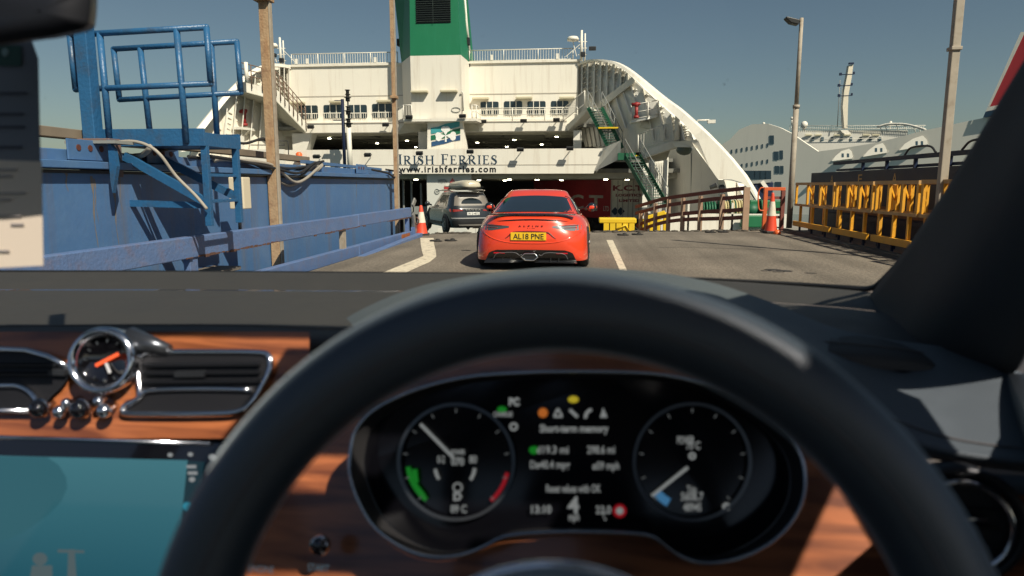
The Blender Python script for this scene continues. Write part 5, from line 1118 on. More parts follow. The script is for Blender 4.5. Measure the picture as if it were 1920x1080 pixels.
m_ = MB(); m_.grid(patch_rear(T, [(.57, -.80, .80, 0), (.61, -.82, .82, 0)], .01)); m_.build('bumper_highlight', mat('satin_grey', (.3, .3, .3), .4), sv)
yb = drape(T, [(0, 0, .76)], (0, 1, 0), .02)[0].y
plate(None, sv, (0, yb, .76), .50, .11, '191 D 4072', mat('plate_white', (.75, .75, .72), .4), BLACK)
m_ = MB(); text(m_, 'SKODA', .075, (-.30, yb, .885), (1, 0, 0), (0, 0, 1), ext=.004, bold=.004, w=.60, space=1.6); m_.build('badge_lettering', GALV, sv)
for y in (.85, 1.9): m_ = MB(); m_.span(-.68, .68, y - .03, y + .03, 1.635, 1.665); m_.build('roof_bar', MATS['rail_silver'], sv)
bx = shell([(1.68, 1.68, .36, .10, 2.2, 4, 3), (1.74, 1.74, .42, .0, 2.35, 4, 3), (1.84, 1.82, .42, .0, 2.35, 4, 3), (1.96, 1.92, .36, .06, 2.2, 3.5, 3), (2.02, 1.97, .2, .3, 1.9, 3, 3)], sub=3)
rb = thing('roof_box', 'pale gold roof box strapped on top of the dark grey SUV', 'roof box', (0, 0, 0)); bx.build('box_lid', mat('roof_box_champagne', (.52, .47, .36), .3, coat=.4), rb)
m_ = MB(); m_.grid([[V((.425 * math.cos(t) if abs(math.cos(t)) < 1 else 0, 0, 0)) for t in (0, 1)] for _ in range(2)]) if False else None
m_ = MB(); m_.span(-.43, .43, -.01, 2.0, 1.755, 1.77); m_.build('box_seam', BLACK, rb)
m_ = MB(); m_.span(-.36, .36, .05, 2.1, 1.665, 1.72); m_.build('box_base', BLACK, rb)
Ys = 25.8; p = P(888, 438, Ys); 
for o in (sv, rb): o.location = (p.x, Ys, p.z); o.rotation_euler = (0, 0, R(28))
rb.location = (p.x, Ys, p.z)
# ================================================================ the car we sit in
LEA = mat('navy_black_leather', (.026, .037, .045), .42, var=.1, scale=30, bump=.15, bscale=900, spec=.8, coat=.25)
_b = LEA.node_tree.nodes['Principled BSDF']; _b.inputs['Sheen Weight'].default_value = 1; _b.inputs['Sheen Roughness'].default_value = .3; _b.inputs['Sheen Tint'].default_value = (.75, .85, .85, 1)
LEA.node_tree.nodes['Principled BSDF'].inputs['Coat Roughness'].default_value = .45
LEAL = mat('dash_leather', (.085, .100, .108), .5, var=.08, scale=30, bump=.2, bscale=800)
LEAG = mat('dash_top_leather', (.040, .038, .036), .62, var=.06, scale=20, bump=.2, bscale=700)
STIT = mat('stitching', (.10, .09, .085), .7)
WOOD = wood('walnut_veneer', (.15, .045, .018), (.42, .135, .046))
PIANO = mat('piano_black', (.004, .004, .005), .06, var=0, coat=1)
SATB = mat('satin_black', (.010, .011, .013), .45)
car = thing('car', 'interior of the car we sit in, with wheel, walnut dash and windscreen', 'car', (-.37, -.5, 0))
# --- steering wheel
wc = CAM + V((-.0086, .2713, -.2292)); tau = .2758; RW_, rr = .1766, .0185
e1 = V((1, 0, 0)); e2 = V((0, math.sin(tau), math.cos(tau))); nn = e1.cross(e2)
def wp(a, rad, k=0): return wc + (e1 * math.cos(a) + e2 * math.sin(a)) * rad + nn * k
sw = MB(); rows = []
for i in range(160):
    a = 2 * math.pi * i / 160; row = []
    for j in range(28):
        b = 2 * math.pi * j / 28; sx = math.copysign(abs(math.cos(b)) ** .92, math.cos(b)); rx = rr * 1.03 * sx; rz = rr * 1.0 * math.sin(b)
        d = min(abs((b - 1.9 + math.pi) % (2 * math.pi) - math.pi), abs((b - 5.0 + math.pi) % (2 * math.pi) - math.pi)); g = 1 - .045 * math.exp(-(d / .16) ** 2)
        row.append(wp(a, RW_ + rx * g, rz * g))
    rows.append(row)
rows.append(rows[0]); sw.grid(rows, True, 0, True); wheel_ = sw.build('steering_wheel', LEA, car)
m_ = MB()
for b in (5.0, 1.9):
    m_.tube([wp(2 * math.pi * i / 120, RW_ + rr * 1.0 * math.cos(b), rr * .985 * math.sin(b)) for i in range(120)], .0007, 5, closed=True)
m_.build('seam_stitching', STIT, wheel_)
hub = MB(); prof = []
for r_, h in ((.080, .030), (.082, .018), (.078, .004), (.066, -.010), (.045, -.020), (.02, -.026), (0, -.027)):
    prof.append((r_, h))
cc = wc - e2 * .0175
hub.lathe(cc + nn * 0, -nn, [(r_, -h) for r_, h in prof], 40); hub.build('airbag_cover', LEA, wheel_)
m_ = MB(); q = [cc + (e1 * math.cos(a) + e2 * math.sin(a)) * .0825 + nn * .016 for a in [2 * math.pi * i / 60 for i in range(60)]]; m_.tube(q, .0022, 8, closed=True); m_.build('airbag_ring', CHROME, wheel_)
for s_ in (1, -1):
    m_ = MB(); a = wc + e1 * s_ * .07 - e2 * .03 + nn * .015; b = wc + e1 * s_ * .165 - e2 * .035 + nn * .002; m_.beam(a, b, .045, .016, up=nn); m_.build('spoke', LEA, wheel_, bevel=.005)
m_ = MB(); a = wc - e2 * .10 + nn * .015; m_.beam(a, a - e2 * .07, .05, .014, up=nn); m_.build('spoke', LEA, wheel_, bevel=.004)
# --- walnut fascia behind the wheel
def FYY(px, py): return .655 - .00022 * (py - 690) + .00000018 * (px - 1085) ** 2 * -.2
def lerp_tab(tab, x):
    for (a, b), (c, d) in zip(tab[:-1], tab[1:]):
        if x <= c: return b + (d - b) * max(0, x - a) / (c - a)
    return tab[-1][1]
ftop = [(395, 1090), (460, 930), (520, 830), (590, 770), (668, 736), (745, 696), (845, 668), (1000, 651), (1200, 651), (1328, 668), (1425, 708), (1528, 761), (1625, 830), (1680, 905), (1800, 918), (2060, 924)]
def FYY(px, py): return .672 - .00023 * (py - 690)
rows = []
for px in range(395, 1990, 29):
    t0 = lerp_tab(ftop, px); rows.append([P(px, t0 + (1260 - t0) * k / 14, FYY(px, t0 + (1260 - t0) * k / 14)) for k in range(15)])
m_ = MB(); m_.grid(rows); m_.build('walnut_fascia', WOOD, car)
# --- instrument cluster
GRM = mat('dark_chrome', (.42, .45, .47), .2, metal=1, var=.02)
cl = [(655, 880), (658, 840), (668, 805), (700, 770), (760, 738), (830, 716), (900, 704), (1000, 698), (1070, 697), (1160, 698), (1250, 704), (1330, 724), (1390, 752), (1445, 790), (1485, 828), (1505, 865), (1510, 905), (1503, 945), (1480, 985), (1445, 1018), (1400, 1042), (1350, 1055), (1310, 1055), (1275, 1043), (1245, 1022), (1222, 1006), (1180, 1000), (1080, 997), (1000, 999), (945, 1006), (905, 1026), (865, 1040), (820, 1045), (775, 1036), (730, 1012), (695, 980), (668, 930)]
cx0, cy0 = 1085, 880
def FC(px, py): return .600 - .00021 * (py - 690)       # cluster rim depth
def FD(px, py): return .622 - .00014 * (py - 690)       # display depth
out_ = smooth([P(a, b, FC(a, b)) for a, b in cl], 3, True)
m_ = MB(); m_.tube(out_, .0015, 8, closed=True); cr = m_.build('instrument_cluster', GRM, car)
def inset(k, dep): return smooth([P(cx0 + (a - cx0) * k, cy0 + (b - cy0) * k, dep(a, b)) for a, b in cl], 3, True)
m_ = MB(); m_.grid([out_, inset(.985, lambda a, b: FC(a, b) + .012), inset(.935, lambda a, b: FD(a, b) + .003)], True, 0, True); m_.build('binnacle_wall', mat('binnacle_grey', (.030, .029, .028), .5), cr)
m_ = MB(); q = inset(.94, lambda a, b: FD(a, b) + .004); m_.add(q, [tuple(range(len(q)))]); m_.build('display_glass', mat('display_black_glass', (.003, .003, .004), .12, var=0, spec=.4), cr)
def em(name, c, s): return mat(name, (.004, .004, .004), .3, var=0, emit=c, est=s)
EW = em('glow_white', (.40, .42, .41), .38); EDIM = em('glow_dim', (.14, .15, .15), .5); EG = em('glow_green', (.01, .34, .02), .32); ER = em('glow_red', (.45, .01, .02), .4); EO = em('glow_orange', (.6, .16, .02), .5); EY = em('glow_yellow', (.5, .40, .02), .6); EB = em('glow_blue', (.05, .18, .35), .6)
def DP(px, py, k=.002): return P(px, py, FD(px, py) - k)
def ringarc(cx, cy, r, a0, a1, wd, m_, k=.002, n=48, ex=1.0):
    rows = []
    for i in range(n + 1):
        t = R(a0 + (a1 - a0) * i / n); rows.append([DP(cx + (r - wd / 2) * math.cos(t), cy - (r - wd / 2) * math.sin(t) * ex, k), DP(cx + (r + wd / 2) * math.cos(t), cy - (r + wd / 2) * math.sin(t) * ex, k)])
    m_.grid(rows, False)
def seg(a, b, wd, m_, k=.0025):
    d = V((b[0] - a[0], b[1] - a[1], 0)).normalized(); n = V((-d.y, d.x, 0)) * wd / 2
    m_.add([DP(a[0] + n.x, a[1] + n.y, k), DP(b[0] + n.x, b[1] + n.y, k), DP(b[0] - n.x, b[1] - n.y, k), DP(a[0] - n.x, a[1] - n.y, k)], [(0, 1, 2, 3)])
def ttext(_, st, px, py, w, h=None, k=.0025, bold=.0002):
    m_ = MB()
    o = DP(px, py, k); ux = DP(px + 50, py, k) - o; uy = DP(px, py - 50, k) - o; text(m_, st, .0095 if h is None else h, o, ux, uy, ext=0, bold=bold, w=w * ux.length / 50); m_.build('display_text', EW, cr)
GR = mat('gauge_ring_metal', (.12, .13, .14), .3, metal=.8)
for cx, cy, r in ((855, 866, 108), (1298, 866, 109)):
    m_ = MB(); ringarc(cx, cy, r, 0, 360, 6, m_, .004, 80); dl_ = m_.build('dial_ring', GR, cr)
    m_ = MB()
    for k in range(11):
        t = R(225 - 27 * k); seg((cx + 92 * math.cos(t), cy - 92 * math.sin(t)), (cx + 100 * math.cos(t), cy - 100 * math.sin(t)), 2, m_)
    m_.build('dial_ticks', EDIM, dl_)
m_ = MB(); seg((850, 858), (788, 795), 6, m_); m_.build('needle', EW, cr)
m_ = MB(); seg((1290, 876), (1222, 930), 6, m_); m_.build('needle', EW, cr)
m_ = MB(); ringarc(855, 866, 98, -12, -48, 7, m_); m_.build('red_zone', ER, cr)
m_ = MB(); ringarc(855, 866, 90, 186, 232, 9, m_); seg((768, 895), (795, 930), 8, m_); seg((777, 880), (780, 905), 10, m_); 
for y in (872, 895, 915, 935, 950): seg((668 + (y - 872) * .15, y - 3), (668 + (y - 872) * .15, y + 3), 7, m_)
m_.build('economy_bar', EG, cr)
m_ = MB(); ttext(m_, 'POWER', 846, 852, 26, h=.006); ttext(m_, '070', 846, 872, 24, bold=.0003); ttext(m_, 'D', 850, 938, 16, bold=.0005); ttext(m_, '0-2', 820, 868, 14); ttext(m_, '80', 880, 868, 14); ttext(m_, '89 C', 845, 961, 30); ringarc(858, 914, 8, 0, 360, 3, m_); ringarc(848, 875, 42, -4, -36, 6, m_); ringarc(858, 875, 42, 186, 214, 6, m_)
ttext(m_, 'CHARGE', 925, 781, 36, h=.006); ttext(m_, 'PC', 954, 760, 20, bold=.0006); ringarc(963, 800, 6, 0, 360, 4, m_)
ttext(m_, 'Short-term memory', 1012, 810, 128, bold=.0003); ttext(m_, 'd19.3 mi', 1006, 850, 60); ttext(m_, '298.6 mi', 1101, 850, 52); ttext(m_, 'D\u00f840.4 mpg', 994, 878, 74); ttext(m_, '\u00f859 mph', 1111, 880, 50)
ttext(m_, 'Reset values with OK', 1024, 923, 102); ttext(m_, '13:10', 996, 962, 38, bold=.0003); ttext(m_, '4', 1064, 962, 22, h=.02, bold=.0006); ttext(m_, 'mph', 1066, 976, 20); ttext(m_, '23.0', 1117, 963, 29); ttext(m_, '\u00b0C', 1128, 975, 9); ttext(m_, 'Trip', 1288, 925, 18); ttext(m_, '5606.7', 1277, 938, 42); ttext(m_, '48945', 1281, 958, 34); ttext(m_, 'POWER', 1270, 832, 32); ttext(m_, '70 C', 1287, 842, 26); ringarc(1298, 855, 5, 0, 360, 4, m_); ringarc(1362, 950, 5, 0, 360, 5, m_)
# warning triangle, spanner, phone, road pictograms
seg((1046, 766), (1039, 780), 4, m_); seg((1046, 766), (1054, 780), 4, m_); seg((1038, 781), (1055, 781), 4, m_); seg((1068, 768), (1083, 782), 6, m_); ringarc(1112, 782, 14, 100, 190, 6, m_); m_.add([DP(1131, 764), DP(1125, 783), DP(1139, 783)], [(0, 1, 2)])
m_.build('display_icon', EW, cr)
def dot(px, py, r, mt_, nm, ey=1): m_ = MB(); q = [DP(px + r * math.cos(t), py + r * ey * math.sin(t), .0022) for t in [k * math.pi / 10 for k in range(20)]]; m_.add(q, [tuple(range(20))]); m_.build(nm, mt_, cr)
dot(1018, 774, 9, EO, 'warning_icon'); dot(1075, 749, 10, EY, 'warning_icon', .65); dot(941, 768, 9, EG, 'status_icon', .7); dot(1001, 844, 9, EG, 'status_icon', .85)
m_ = MB(); ringarc(1162, 958, 10, 0, 360, 5, m_); m_.build('speed_limit_ring', ER, cr); dot(1162, 958, 7, EW, 'speed_limit_icon')
m_ = MB(); ringarc(1298, 866, 88, 222, 240, 16, m_, .0022); m_.build('blue_sector', EB, cr)
# --- dashboard top
cowl = [(-1150, 530, 1.12), (-700, 514, 1.24), (-300, 508, 1.30), (0, 509, 1.30), (300, 509, 1.30), (600, 511, 1.30), (900, 513, 1.30), (1200, 519, 1.28), (1450, 533, 1.22), (1640, 549, 1.15), (1760, 575, 1.08), (1980, 640, .98)]
def off(L_, dy, dY): return [(a, b + dy, c + dY) for a, b, c in L_]
r0 = smooth([P(*q) for q in cowl], 5); r1 = smooth([P(*q) for q in off(cowl, 3, -.02)], 5); r2 = smooth([P(a, b + 34, c - .12) for a, b, c in cowl], 5)
m_ = MB(); m_.grid([r0, r1, r2]); m_.build('demister_panel', LEAG, car)
m_ = MB(); m_.grid([[p + V((0, 0, -.006)) for p in r2], [p + V((0, -.012, -.006)) for p in r2]]); m_.build('demister_slot', SATB, car)
near = [(-1000, 640, .80), (-700, 634, .80), (-300, 632, .80), (0, 630, .80), (200, 627, .80), (450, 628, .79), (620, 636, .78), (900, 640, .78), (1200, 645, .78), (1450, 652, .78), (1700, 672, .78), (1800, 700, .78), (2000, 760, .76)]
rN = smooth([P(*q) for q in near], 5); n_ = len(r2)
def resamp(L_, n):
    out = []
    for i in range(n):
        t = i / (n - 1) * (len(L_) - 1); k = min(int(t), len(L_) - 2); out.append(L_[k].lerp(L_[k + 1], t - k))
    return out
a_ = resamp([p + V((0, -.012, .001)) for p in r2], 60); b_ = resamp(rN, 60)
rows = [[p.lerp(q, t) + V((0, 0, .004 * math.sin(math.pi * t))) for p, q in zip(a_, b_)] for t in [k / 8 for k in range(9)]]
rows.append([q + V((0, -.006, -.006)) for q in b_]); rows.append([q + V((0, -.004, -.02)) for q in b_])
m_ = MB(); m_.grid(rows); m_.build('dash_top', LEAG, car)
m_ = MB(); m_.tube([p + V((0, 0, .0012)) for p in rows[7]], .0008, 5); m_.build('dash_stitching', STIT, car)
# --- instrument hood
C1 = [(550, 715, .80), (590, 650, .88), (660, 590, .90), (800, 533, .92), (1000, 503, .93), (1180, 506, .93), (1320, 526, .92), (1450, 568, .90), (1563, 614, .87), (1680, 638, .84), (1800, 655, .80), (1890, 690, .76), (2060, 745, .72)]
C1b = [(560, 735, .74), (615, 672, .80), (690, 610, .82), (810, 560, .83), (1000, 530, .84), (1200, 533, .84), (1330, 558, .83), (1450, 607, .82), (1563, 652, .80), (1670, 692, .78), (1780, 722, .74), (1880, 752, .70), (2060, 790, .66)]
C2 = [(580, 780, .67), (640, 700, .68), (720, 660, .69), (830, 630, .69), (1000, 612, .69), (1200, 612, .69), (1340, 630, .69), (1450, 668, .68), (1560, 722, .67), (1650, 775, .66), (1750, 815, .64), (1870, 838, .62), (2060, 852, .60)]
C3 = [(572, 800, .65), (650, 722, .66), (730, 680, .665), (836, 652, .67), (1000, 636, .67), (1200, 636, .67), (1335, 652, .67), (1440, 690, .66), (1545, 745, .65), (1640, 800, .64), (1745, 838, .62), (1870, 860, .60), (2060, 874, .58)]
C4 = [(590, 815, .66), (668, 740, .665), (745, 700, .67), (845, 672, .675), (1000, 655, .68), (1200, 655, .68), (1328, 672, .68), (1425, 712, .67), (1528, 765, .66), (1625, 822, .65), (1735, 858, .63), (1870, 880, .61), (2060, 893, .59)]
rs = [smooth([P(*q) for q in C_], 5) for C_ in (C1, C1b, C2, C3, C4)]
cols_ = [smooth([r_[i] for r_ in rs], 4) for i in range(len(rs[0]))]
m_ = MB(); m_.grid([[c[j] for c in cols_] for j in range(len(cols_[0]))]); m_.build('instrument_hood', LEAL, car)
m_ = MB(); q = [c[8] + V((0, 0, .0012)) for c in cols_]; m_.tube(q, .0009, 5); m_.build('hood_stitching', STIT, car)
# slot vent on the hood
m_ = MB(); q = [(1555, 634), (1590, 640), (1640, 655), (1690, 676), (1710, 690), (1700, 699), (1670, 694), (1620, 675), (1575, 652)]
TH_ = BVHTree.FromPolygons([p for c in cols_ for p in c], [(i * 17 + j, (i + 1) * 17 + j, (i + 1) * 17 + j + 1, i * 17 + j + 1) for i in range(len(cols_) - 1) for j in range(16)])
def onhood(px, py, k=.002):
    d = (P(px, py, 1) - CAM).normalized(); h = TH_.ray_cast(CAM, d); return (h[0] - d * k) if h[0] is not None else P(px, py, .8)
qq = smooth([onhood(*a) for a in q], 4, True); cen = sum(qq, V()) / len(qq)
m_.grid([qq, [p.lerp(cen, .5) for p in qq], [p.lerp(cen, .98) for p in qq]], False, 0, True); m_.build('demister_slot', SATB, car)
m_ = MB()
for k in range(5): t = k / 4; m_.tube([onhood(1572 + 118 * t, 640 + 40 * t, .003), onhood(1580 + 118 * t, 652 + 42 * t, .003)], .0012, 5)
m_.build('slot_vane', LEAL, car)
# right side: strip, round vent, veneer
m_ = MB(); A4 = [(1600, 850, .64), (1700, 868, .62), (1800, 884, .61), (2060, 900, .58)]; A5 = [(1640, 905, .64), (1720, 912, .62), (1820, 925, .60), (2060, 930, .58)]
m_.grid([smooth([P(*q) for q in A4], 6), smooth([P(*q) for q in A5], 6)]); m_.build('lower_pad', LEAL, car, thick=.004)
rv = MB(); c = P(1800, 985, .585); ax = (CAM + V((.0, 0, -.1)) - c).normalized(); ax = V((ax.x * .25, ax.y, ax.z * .3)).normalized()
rv.lathe(c, ax, [(.050, -.02), (.052, .0), (.049, .004), (.044, .002), (.043, -.006)], 40); rv_ = rv.build('round_vent', SATB, car)
m_ = MB(); x_ = ax.orthogonal().normalized(); y_ = ax.cross(x_); m_.tube([c + (x_ * math.cos(t) + y_ * math.sin(t)) * .0385 + ax * .003 for t in [k * math.pi / 20 for k in range(40)]], .0028, 8, closed=True); m_.build('vent_ring', CHROME, rv_)
m_ = MB(); m_.lathe(c, ax, [(.041, -.004), (0, -.004)], 32); m_.build('vent_bowl', SATB, rv_)
for dz in (.008, -.022):
    m_ = MB(); a = c + ax * .004 + V((-.018, 0, dz)); m_.tube([a, a + V((.036, 0, 0))], .0026, 8); m_.build('vent_tab', CHROME, rv_)
for dz in (-.015, 0, .015): m_ = MB(); a = c + V((0, 0, dz)); m_.beam(a + V((-.03, 0, 0)), a + V((.03, 0, 0)), .004, .002); m_.build('vane', SATB, rv_)
# --- centre section
def CY(px, py): return .735 - .00025 * (py - 630)
rows = [[P(px, py, CY(px, py) + .006) for px in range(-980, 600, 40)] for py in (622, 640, 665, 700, 740, 780, 822)]
m_ = MB(); m_.grid(rows); m_.build('walnut_panel', WOOD, car)
def cpt(px, py, k=0): return P(px, py, CY(px, py) - k)
def poly(m_, pts, k): q = smooth([cpt(a, b, k) for a, b in pts], 4, True); m_.add(q, [tuple(range(len(q)))]); return q
vr = [(258, 690), (268, 668), (295, 661), (380, 660), (480, 661), (504, 667), (506, 690), (492, 722), (474, 752), (446, 772), (380, 776), (250, 776), (230, 770), (240, 757), (262, 742)]
m_ = MB(); q = poly(m_, vr, .001); VB = mat('vent_black', (.003, .003, .004), .6); vt = m_.build('air_vent', VB, car)
m_ = MB(); m_.tube(q, .0038, 8, closed=True); m_.build('vent_frame', CHROME, vt)
m_ = MB(); m_.tube(smooth([cpt(*a, .004) for a in ((238, 762), (262, 745), (282, 732), (380, 729), (472, 731))], 4), .0030, 8); m_.build('vent_divider', CHROME, vt)
for y in (683, 698, 714): m_ = MB(); m_.beam(cpt(272, y, .002), cpt(490, y - 2, .002), .012, .003); m_.build('slat', SATB, vt)
m_ = MB(); m_.beam(cpt(330, 701, .006), cpt(385, 700, .006), .008, .006); m_.build('vent_tab', GR, vt)
vl = [(-260, 660), (-100, 658), (0, 656), (50, 658), (90, 668), (130, 690), (120, 720), (95, 745), (78, 768), (60, 774), (-100, 774), (-260, 774)]
m_ = MB(); q = poly(m_, vl, .001); vt = m_.build('air_vent', VB, car)
m_ = MB(); m_.tube([cpt(a, b, .003) for a, b in ((-260, 656), (-100, 656), (0, 655), (50, 657), (90, 668), (132, 690))], .0036, 8); m_.build('vent_frame', CHROME, vt)
m_ = MB(); m_.tube(smooth([cpt(a, b, .004) for a, b in ((-260, 724), (-100, 723), (0, 723), (35, 724), (60, 738), (76, 764))], 3), .0032, 8); m_.tube([cpt(-260, 772, .003), cpt(60, 770, .003)], .0036, 8); m_.build('vent_divider', CHROME, vt)
for y in (683, 700): m_ = MB(); m_.beam(cpt(-250, y, .002), cpt(110, y, .002), .012, .003); m_.build('slat', SATB, vt)
m_ = MB(); m_.beam(cpt(95, 697, .006), cpt(125, 698, .006), .008, .006); m_.build('vent_tab', GR, vt)
# clock
c = cpt(195, 676, .016); ax = V((.12, -1, .25)).normalized(); x_ = V((1, 0, 0)); x_ = (x_ - ax * x_.dot(ax)).normalized(); y_ = ax.cross(x_) * 1
if y_.z < 0: y_ = -y_
ck = MB(); ck.lathe(c, ax, [(.036, -.03), (.0385, -.004), (.0385, .004), (.036, .009), (.031, .008), (.029, .0)], 48); ck_ = ck.build('clock', CHROME, car)
m_ = MB(); m_.lathe(c, ax, [(.029, .0), (.026, -.004), (0, -.004)], 40); m_.build('clock_face', PIANO, ck_)
m_ = MB()
for k in range(12): t = k * math.pi / 6; a = c + (x_ * math.cos(t) + y_ * math.sin(t)); b_1 = c + (x_ * math.cos(t) + y_ * math.sin(t)) * .021 - ax * .003; b_2 = c + (x_ * math.cos(t) + y_ * math.sin(t)) * .0245 - ax * .003; m_.beam(b_1, b_2, .0012, .0006)
m_.build('clock_marks', EDIM, ck_)
m_ = MB(); m_.beam(c - x_ * .009 - y_ * .006, c + x_ * .016 + y_ * .008, .004, .0012, up=ax); m_.build('clock_hand', mat('hand_orange', (.75, .10, .03), .4, emit=(.7, .08, .02), est=.4), ck_)
m_ = MB(); m_.beam(c - ax * .002, c + x_ * .008 - y_ * .014, .003, .001, up=ax); m_.build('clock_hand', mat('hand_white', (.6, .6, .58), .4), ck_)
# pod behind the clock
m_ = MB(); m_.lathe(c, ax, [(.037, -.002), (.037, -.05), (.02, -.09)], 32); m_.tube([c + V((.02, .02, .02)), cpt(318, 655, .004)], [.016, .006], 12); m_.build('clock_pod', GR, ck_)
# organ stops
for px, py, r_, mt_ in ((73, 766, .0105, PIANO), (150, 767, .0110, PIANO), (112, 772, .0075, CHROME), (196, 770, .0085, CHROME), (185, 752, .006, CHROME), (125, 756, .006, CHROME)):
    m_ = MB(); a = cpt(px, py, .012); m_.sphere(a, r_, 20); m_.cyl(a, a + V((0, .02, 0)), r_ * .45, n=12); kn = m_.build('vent_stop_knob', mt_, car)
    if mt_ is PIANO: m_ = MB(); m_.lathe(a + V((0, .004, 0)), (0, -1, 0), [(r_ * .98, 0), (r_ * 1.12, .002), (r_ * .95, .004)], 24); m_.build('knob_collar', CHROME, kn)
# screen
S00, S10 = P(-260, 815, .690), P(405, 836, .680); S01, S11 = P(-260, 1200, .600), P(380, 1200, .60)
def SP(px, py, k=0):
    d = (P(px, py, 1) - CAM); n = (S10 - S00).cross(S01 - S00).normalized(); t = (S00 - CAM).dot(n) / d.dot(n); q = CAM + d * t; return q - d.normalized() * k
m_ = MB(); m_.add([SP(-260, 818), SP(470, 832), SP(440, 1180), SP(-260, 1180)], [(0, 1, 2, 3)]); ts = m_.build('touchscreen', PIANO, car)
m_ = MB(); m_.tube([SP(-260, 812, .002), SP(0, 819, .002), SP(395, 832, .002)], .0022, 8); m_.build('screen_trim', CHROME, ts)
T1 = em('screen_teal', (.014, .105, .145), 1.0); T2 = em('screen_teal_light', (.018, .125, .168), 1.0); 
_n = T1.node_tree; _g = _n.nodes.new('ShaderNodeTexCoord'); _s = _n.nodes.new('ShaderNodeSeparateXYZ'); _r = _n.nodes.new('ShaderNodeValToRGB')
_m = _n.nodes.new('ShaderNodeMapRange'); _n.links.new(_g.outputs['Generated'], _s.inputs[0]); _n.links.new(_s.outputs[2], _m.inputs[0]); _m.inputs[1].default_value = .25; _m.inputs[2].default_value = 1
_n.links.new(_m.outputs[0], _r.inputs[0]); _r.color_ramp.elements[0].color = (.008, .06, .085, 1); _r.color_ramp.elements[1].color = (.035, .13, .155, 1)
_n.links.new(_r.outputs[0], _n.nodes['Principled BSDF'].inputs['Emission Color']); T2 = em('screen_lobe', (.018, .085, .105), 1.0)
T3 = em('screen_deep', (.008, .04, .055), .5)
m_ = MB(); m_.add([SP(-260, 848, .001), SP(352, 863, .001), SP(318, 1180, .001), SP(-260, 1180, .001)], [(0, 1, 2, 3)]); m_.build('map_display', T1, ts)
m_ = MB(); m_.add([SP(-260, 852, .0014), SP(88, 857, .0014)] + [SP(a, b, .0014) for a, b in ((110, 872), (124, 895), (126, 915), (115, 940), (90, 966), (40, 1000), (-30, 1030), (-260, 1090))], [tuple(range(10))]); m_.build('map_area', T2, ts)
m_ = MB(); m_.add([SP(354, 864, .0012), SP(384, 866, .0012), SP(352, 1080, .0012), SP(326, 1080, .0012)], [(0, 1, 2, 3)]); m_.build('side_menu', T3, ts)
m_ = MB()
for a, b, r_ in ((319, 853, 5), (357, 852, 5), (398, 857, 7), (392, 889, 6), (360, 899, 6)): m_.add([SP(a + r_ * math.cos(t), b + r_ * .8 * math.sin(t), .0018) for t in [k * math.pi / 6 for k in range(12)]], [tuple(range(12))])
for a, b, w__ in ((359, 875, 9), (361, 887, 9)): m_.add([SP(a - w__, b - 3, .0018), SP(a + w__, b - 3, .0018), SP(a + w__, b + 3, .0018), SP(a - w__, b + 3, .0018)], [(0, 1, 2, 3)])
m_.build('menu_icon', em('icon_white', (.4, .42, .42), .5), ts)
m_ = MB(); m_.add([SP(352 + 9 * math.cos(t), 950 + 9 * math.sin(t), .0018) for t in [k * math.pi / 8 for k in range(16)]], [tuple(range(16))]); m_.build('menu_icon', em('icon_cyan', (.02, .25, .35), .8), ts)
m_ = MB(); m_.add([SP(60, 1060, .0018), SP(98, 1060, .0018), SP(98, 1090, .0018), SP(55, 1090, .0018)], [(0, 1, 2, 3)]); m_.add([SP(75 + 14 * math.cos(t), 1048 + 12 * math.sin(t), .0018) for t in [k * math.pi / 8 for k in range(16)]], [tuple(range(16))]); m_.add([SP(128, 1030, .0018), SP(140, 1030, .0018), SP(144, 1090, .0018), SP(126, 1090, .0018)], [(0, 1, 2, 3)]); m_.add([SP(108, 1030, .0019), SP(158, 1032, .0019), SP(158, 1037, .0019), SP(108, 1036, .0019)], [(0, 1, 2, 3)]); m_.build('map_symbol', em('map_grey', (.12, .17, .18), .5), ts)
# screen surround below walnut
m_ = MB(); m_.add([P(-260, 822, .70), P(470, 838, .69), P(470, 1200, .63), P(-260, 1200, .63)], [(0, 1, 2, 3)]); m_.build('screen_surround', SATB, car)
# starter dial, low left of cluster
c = P(604, 1020, .565); m_ = MB(); m_.lathe(c, (0, -1, .3), [(.0085, 0), (.0095, .004), (.0085, .008), (.006, .009)], 28); sd_ = m_.build('start_dial', CHROME, car)
m_ = MB(); m_.lathe(c, (0, -1, .3), [(.0075, .006), (.0072, .010), (0, .0105)], 24); m_.build('dial_cap', PIANO, sd_)
m_ = MB(); o = P(470, 1070, .56); text(m_, 'ENGINE', .009, o, (1, 0, 0), (0, .3, 1), w=.024); text(m_, 'START', .009, P(580, 1068, .56), (1, 0, 0), (0, .3, 1), w=.020); m_.build('button_legend', em('legend_blue', (.10, .16, .20), .5), sd_)
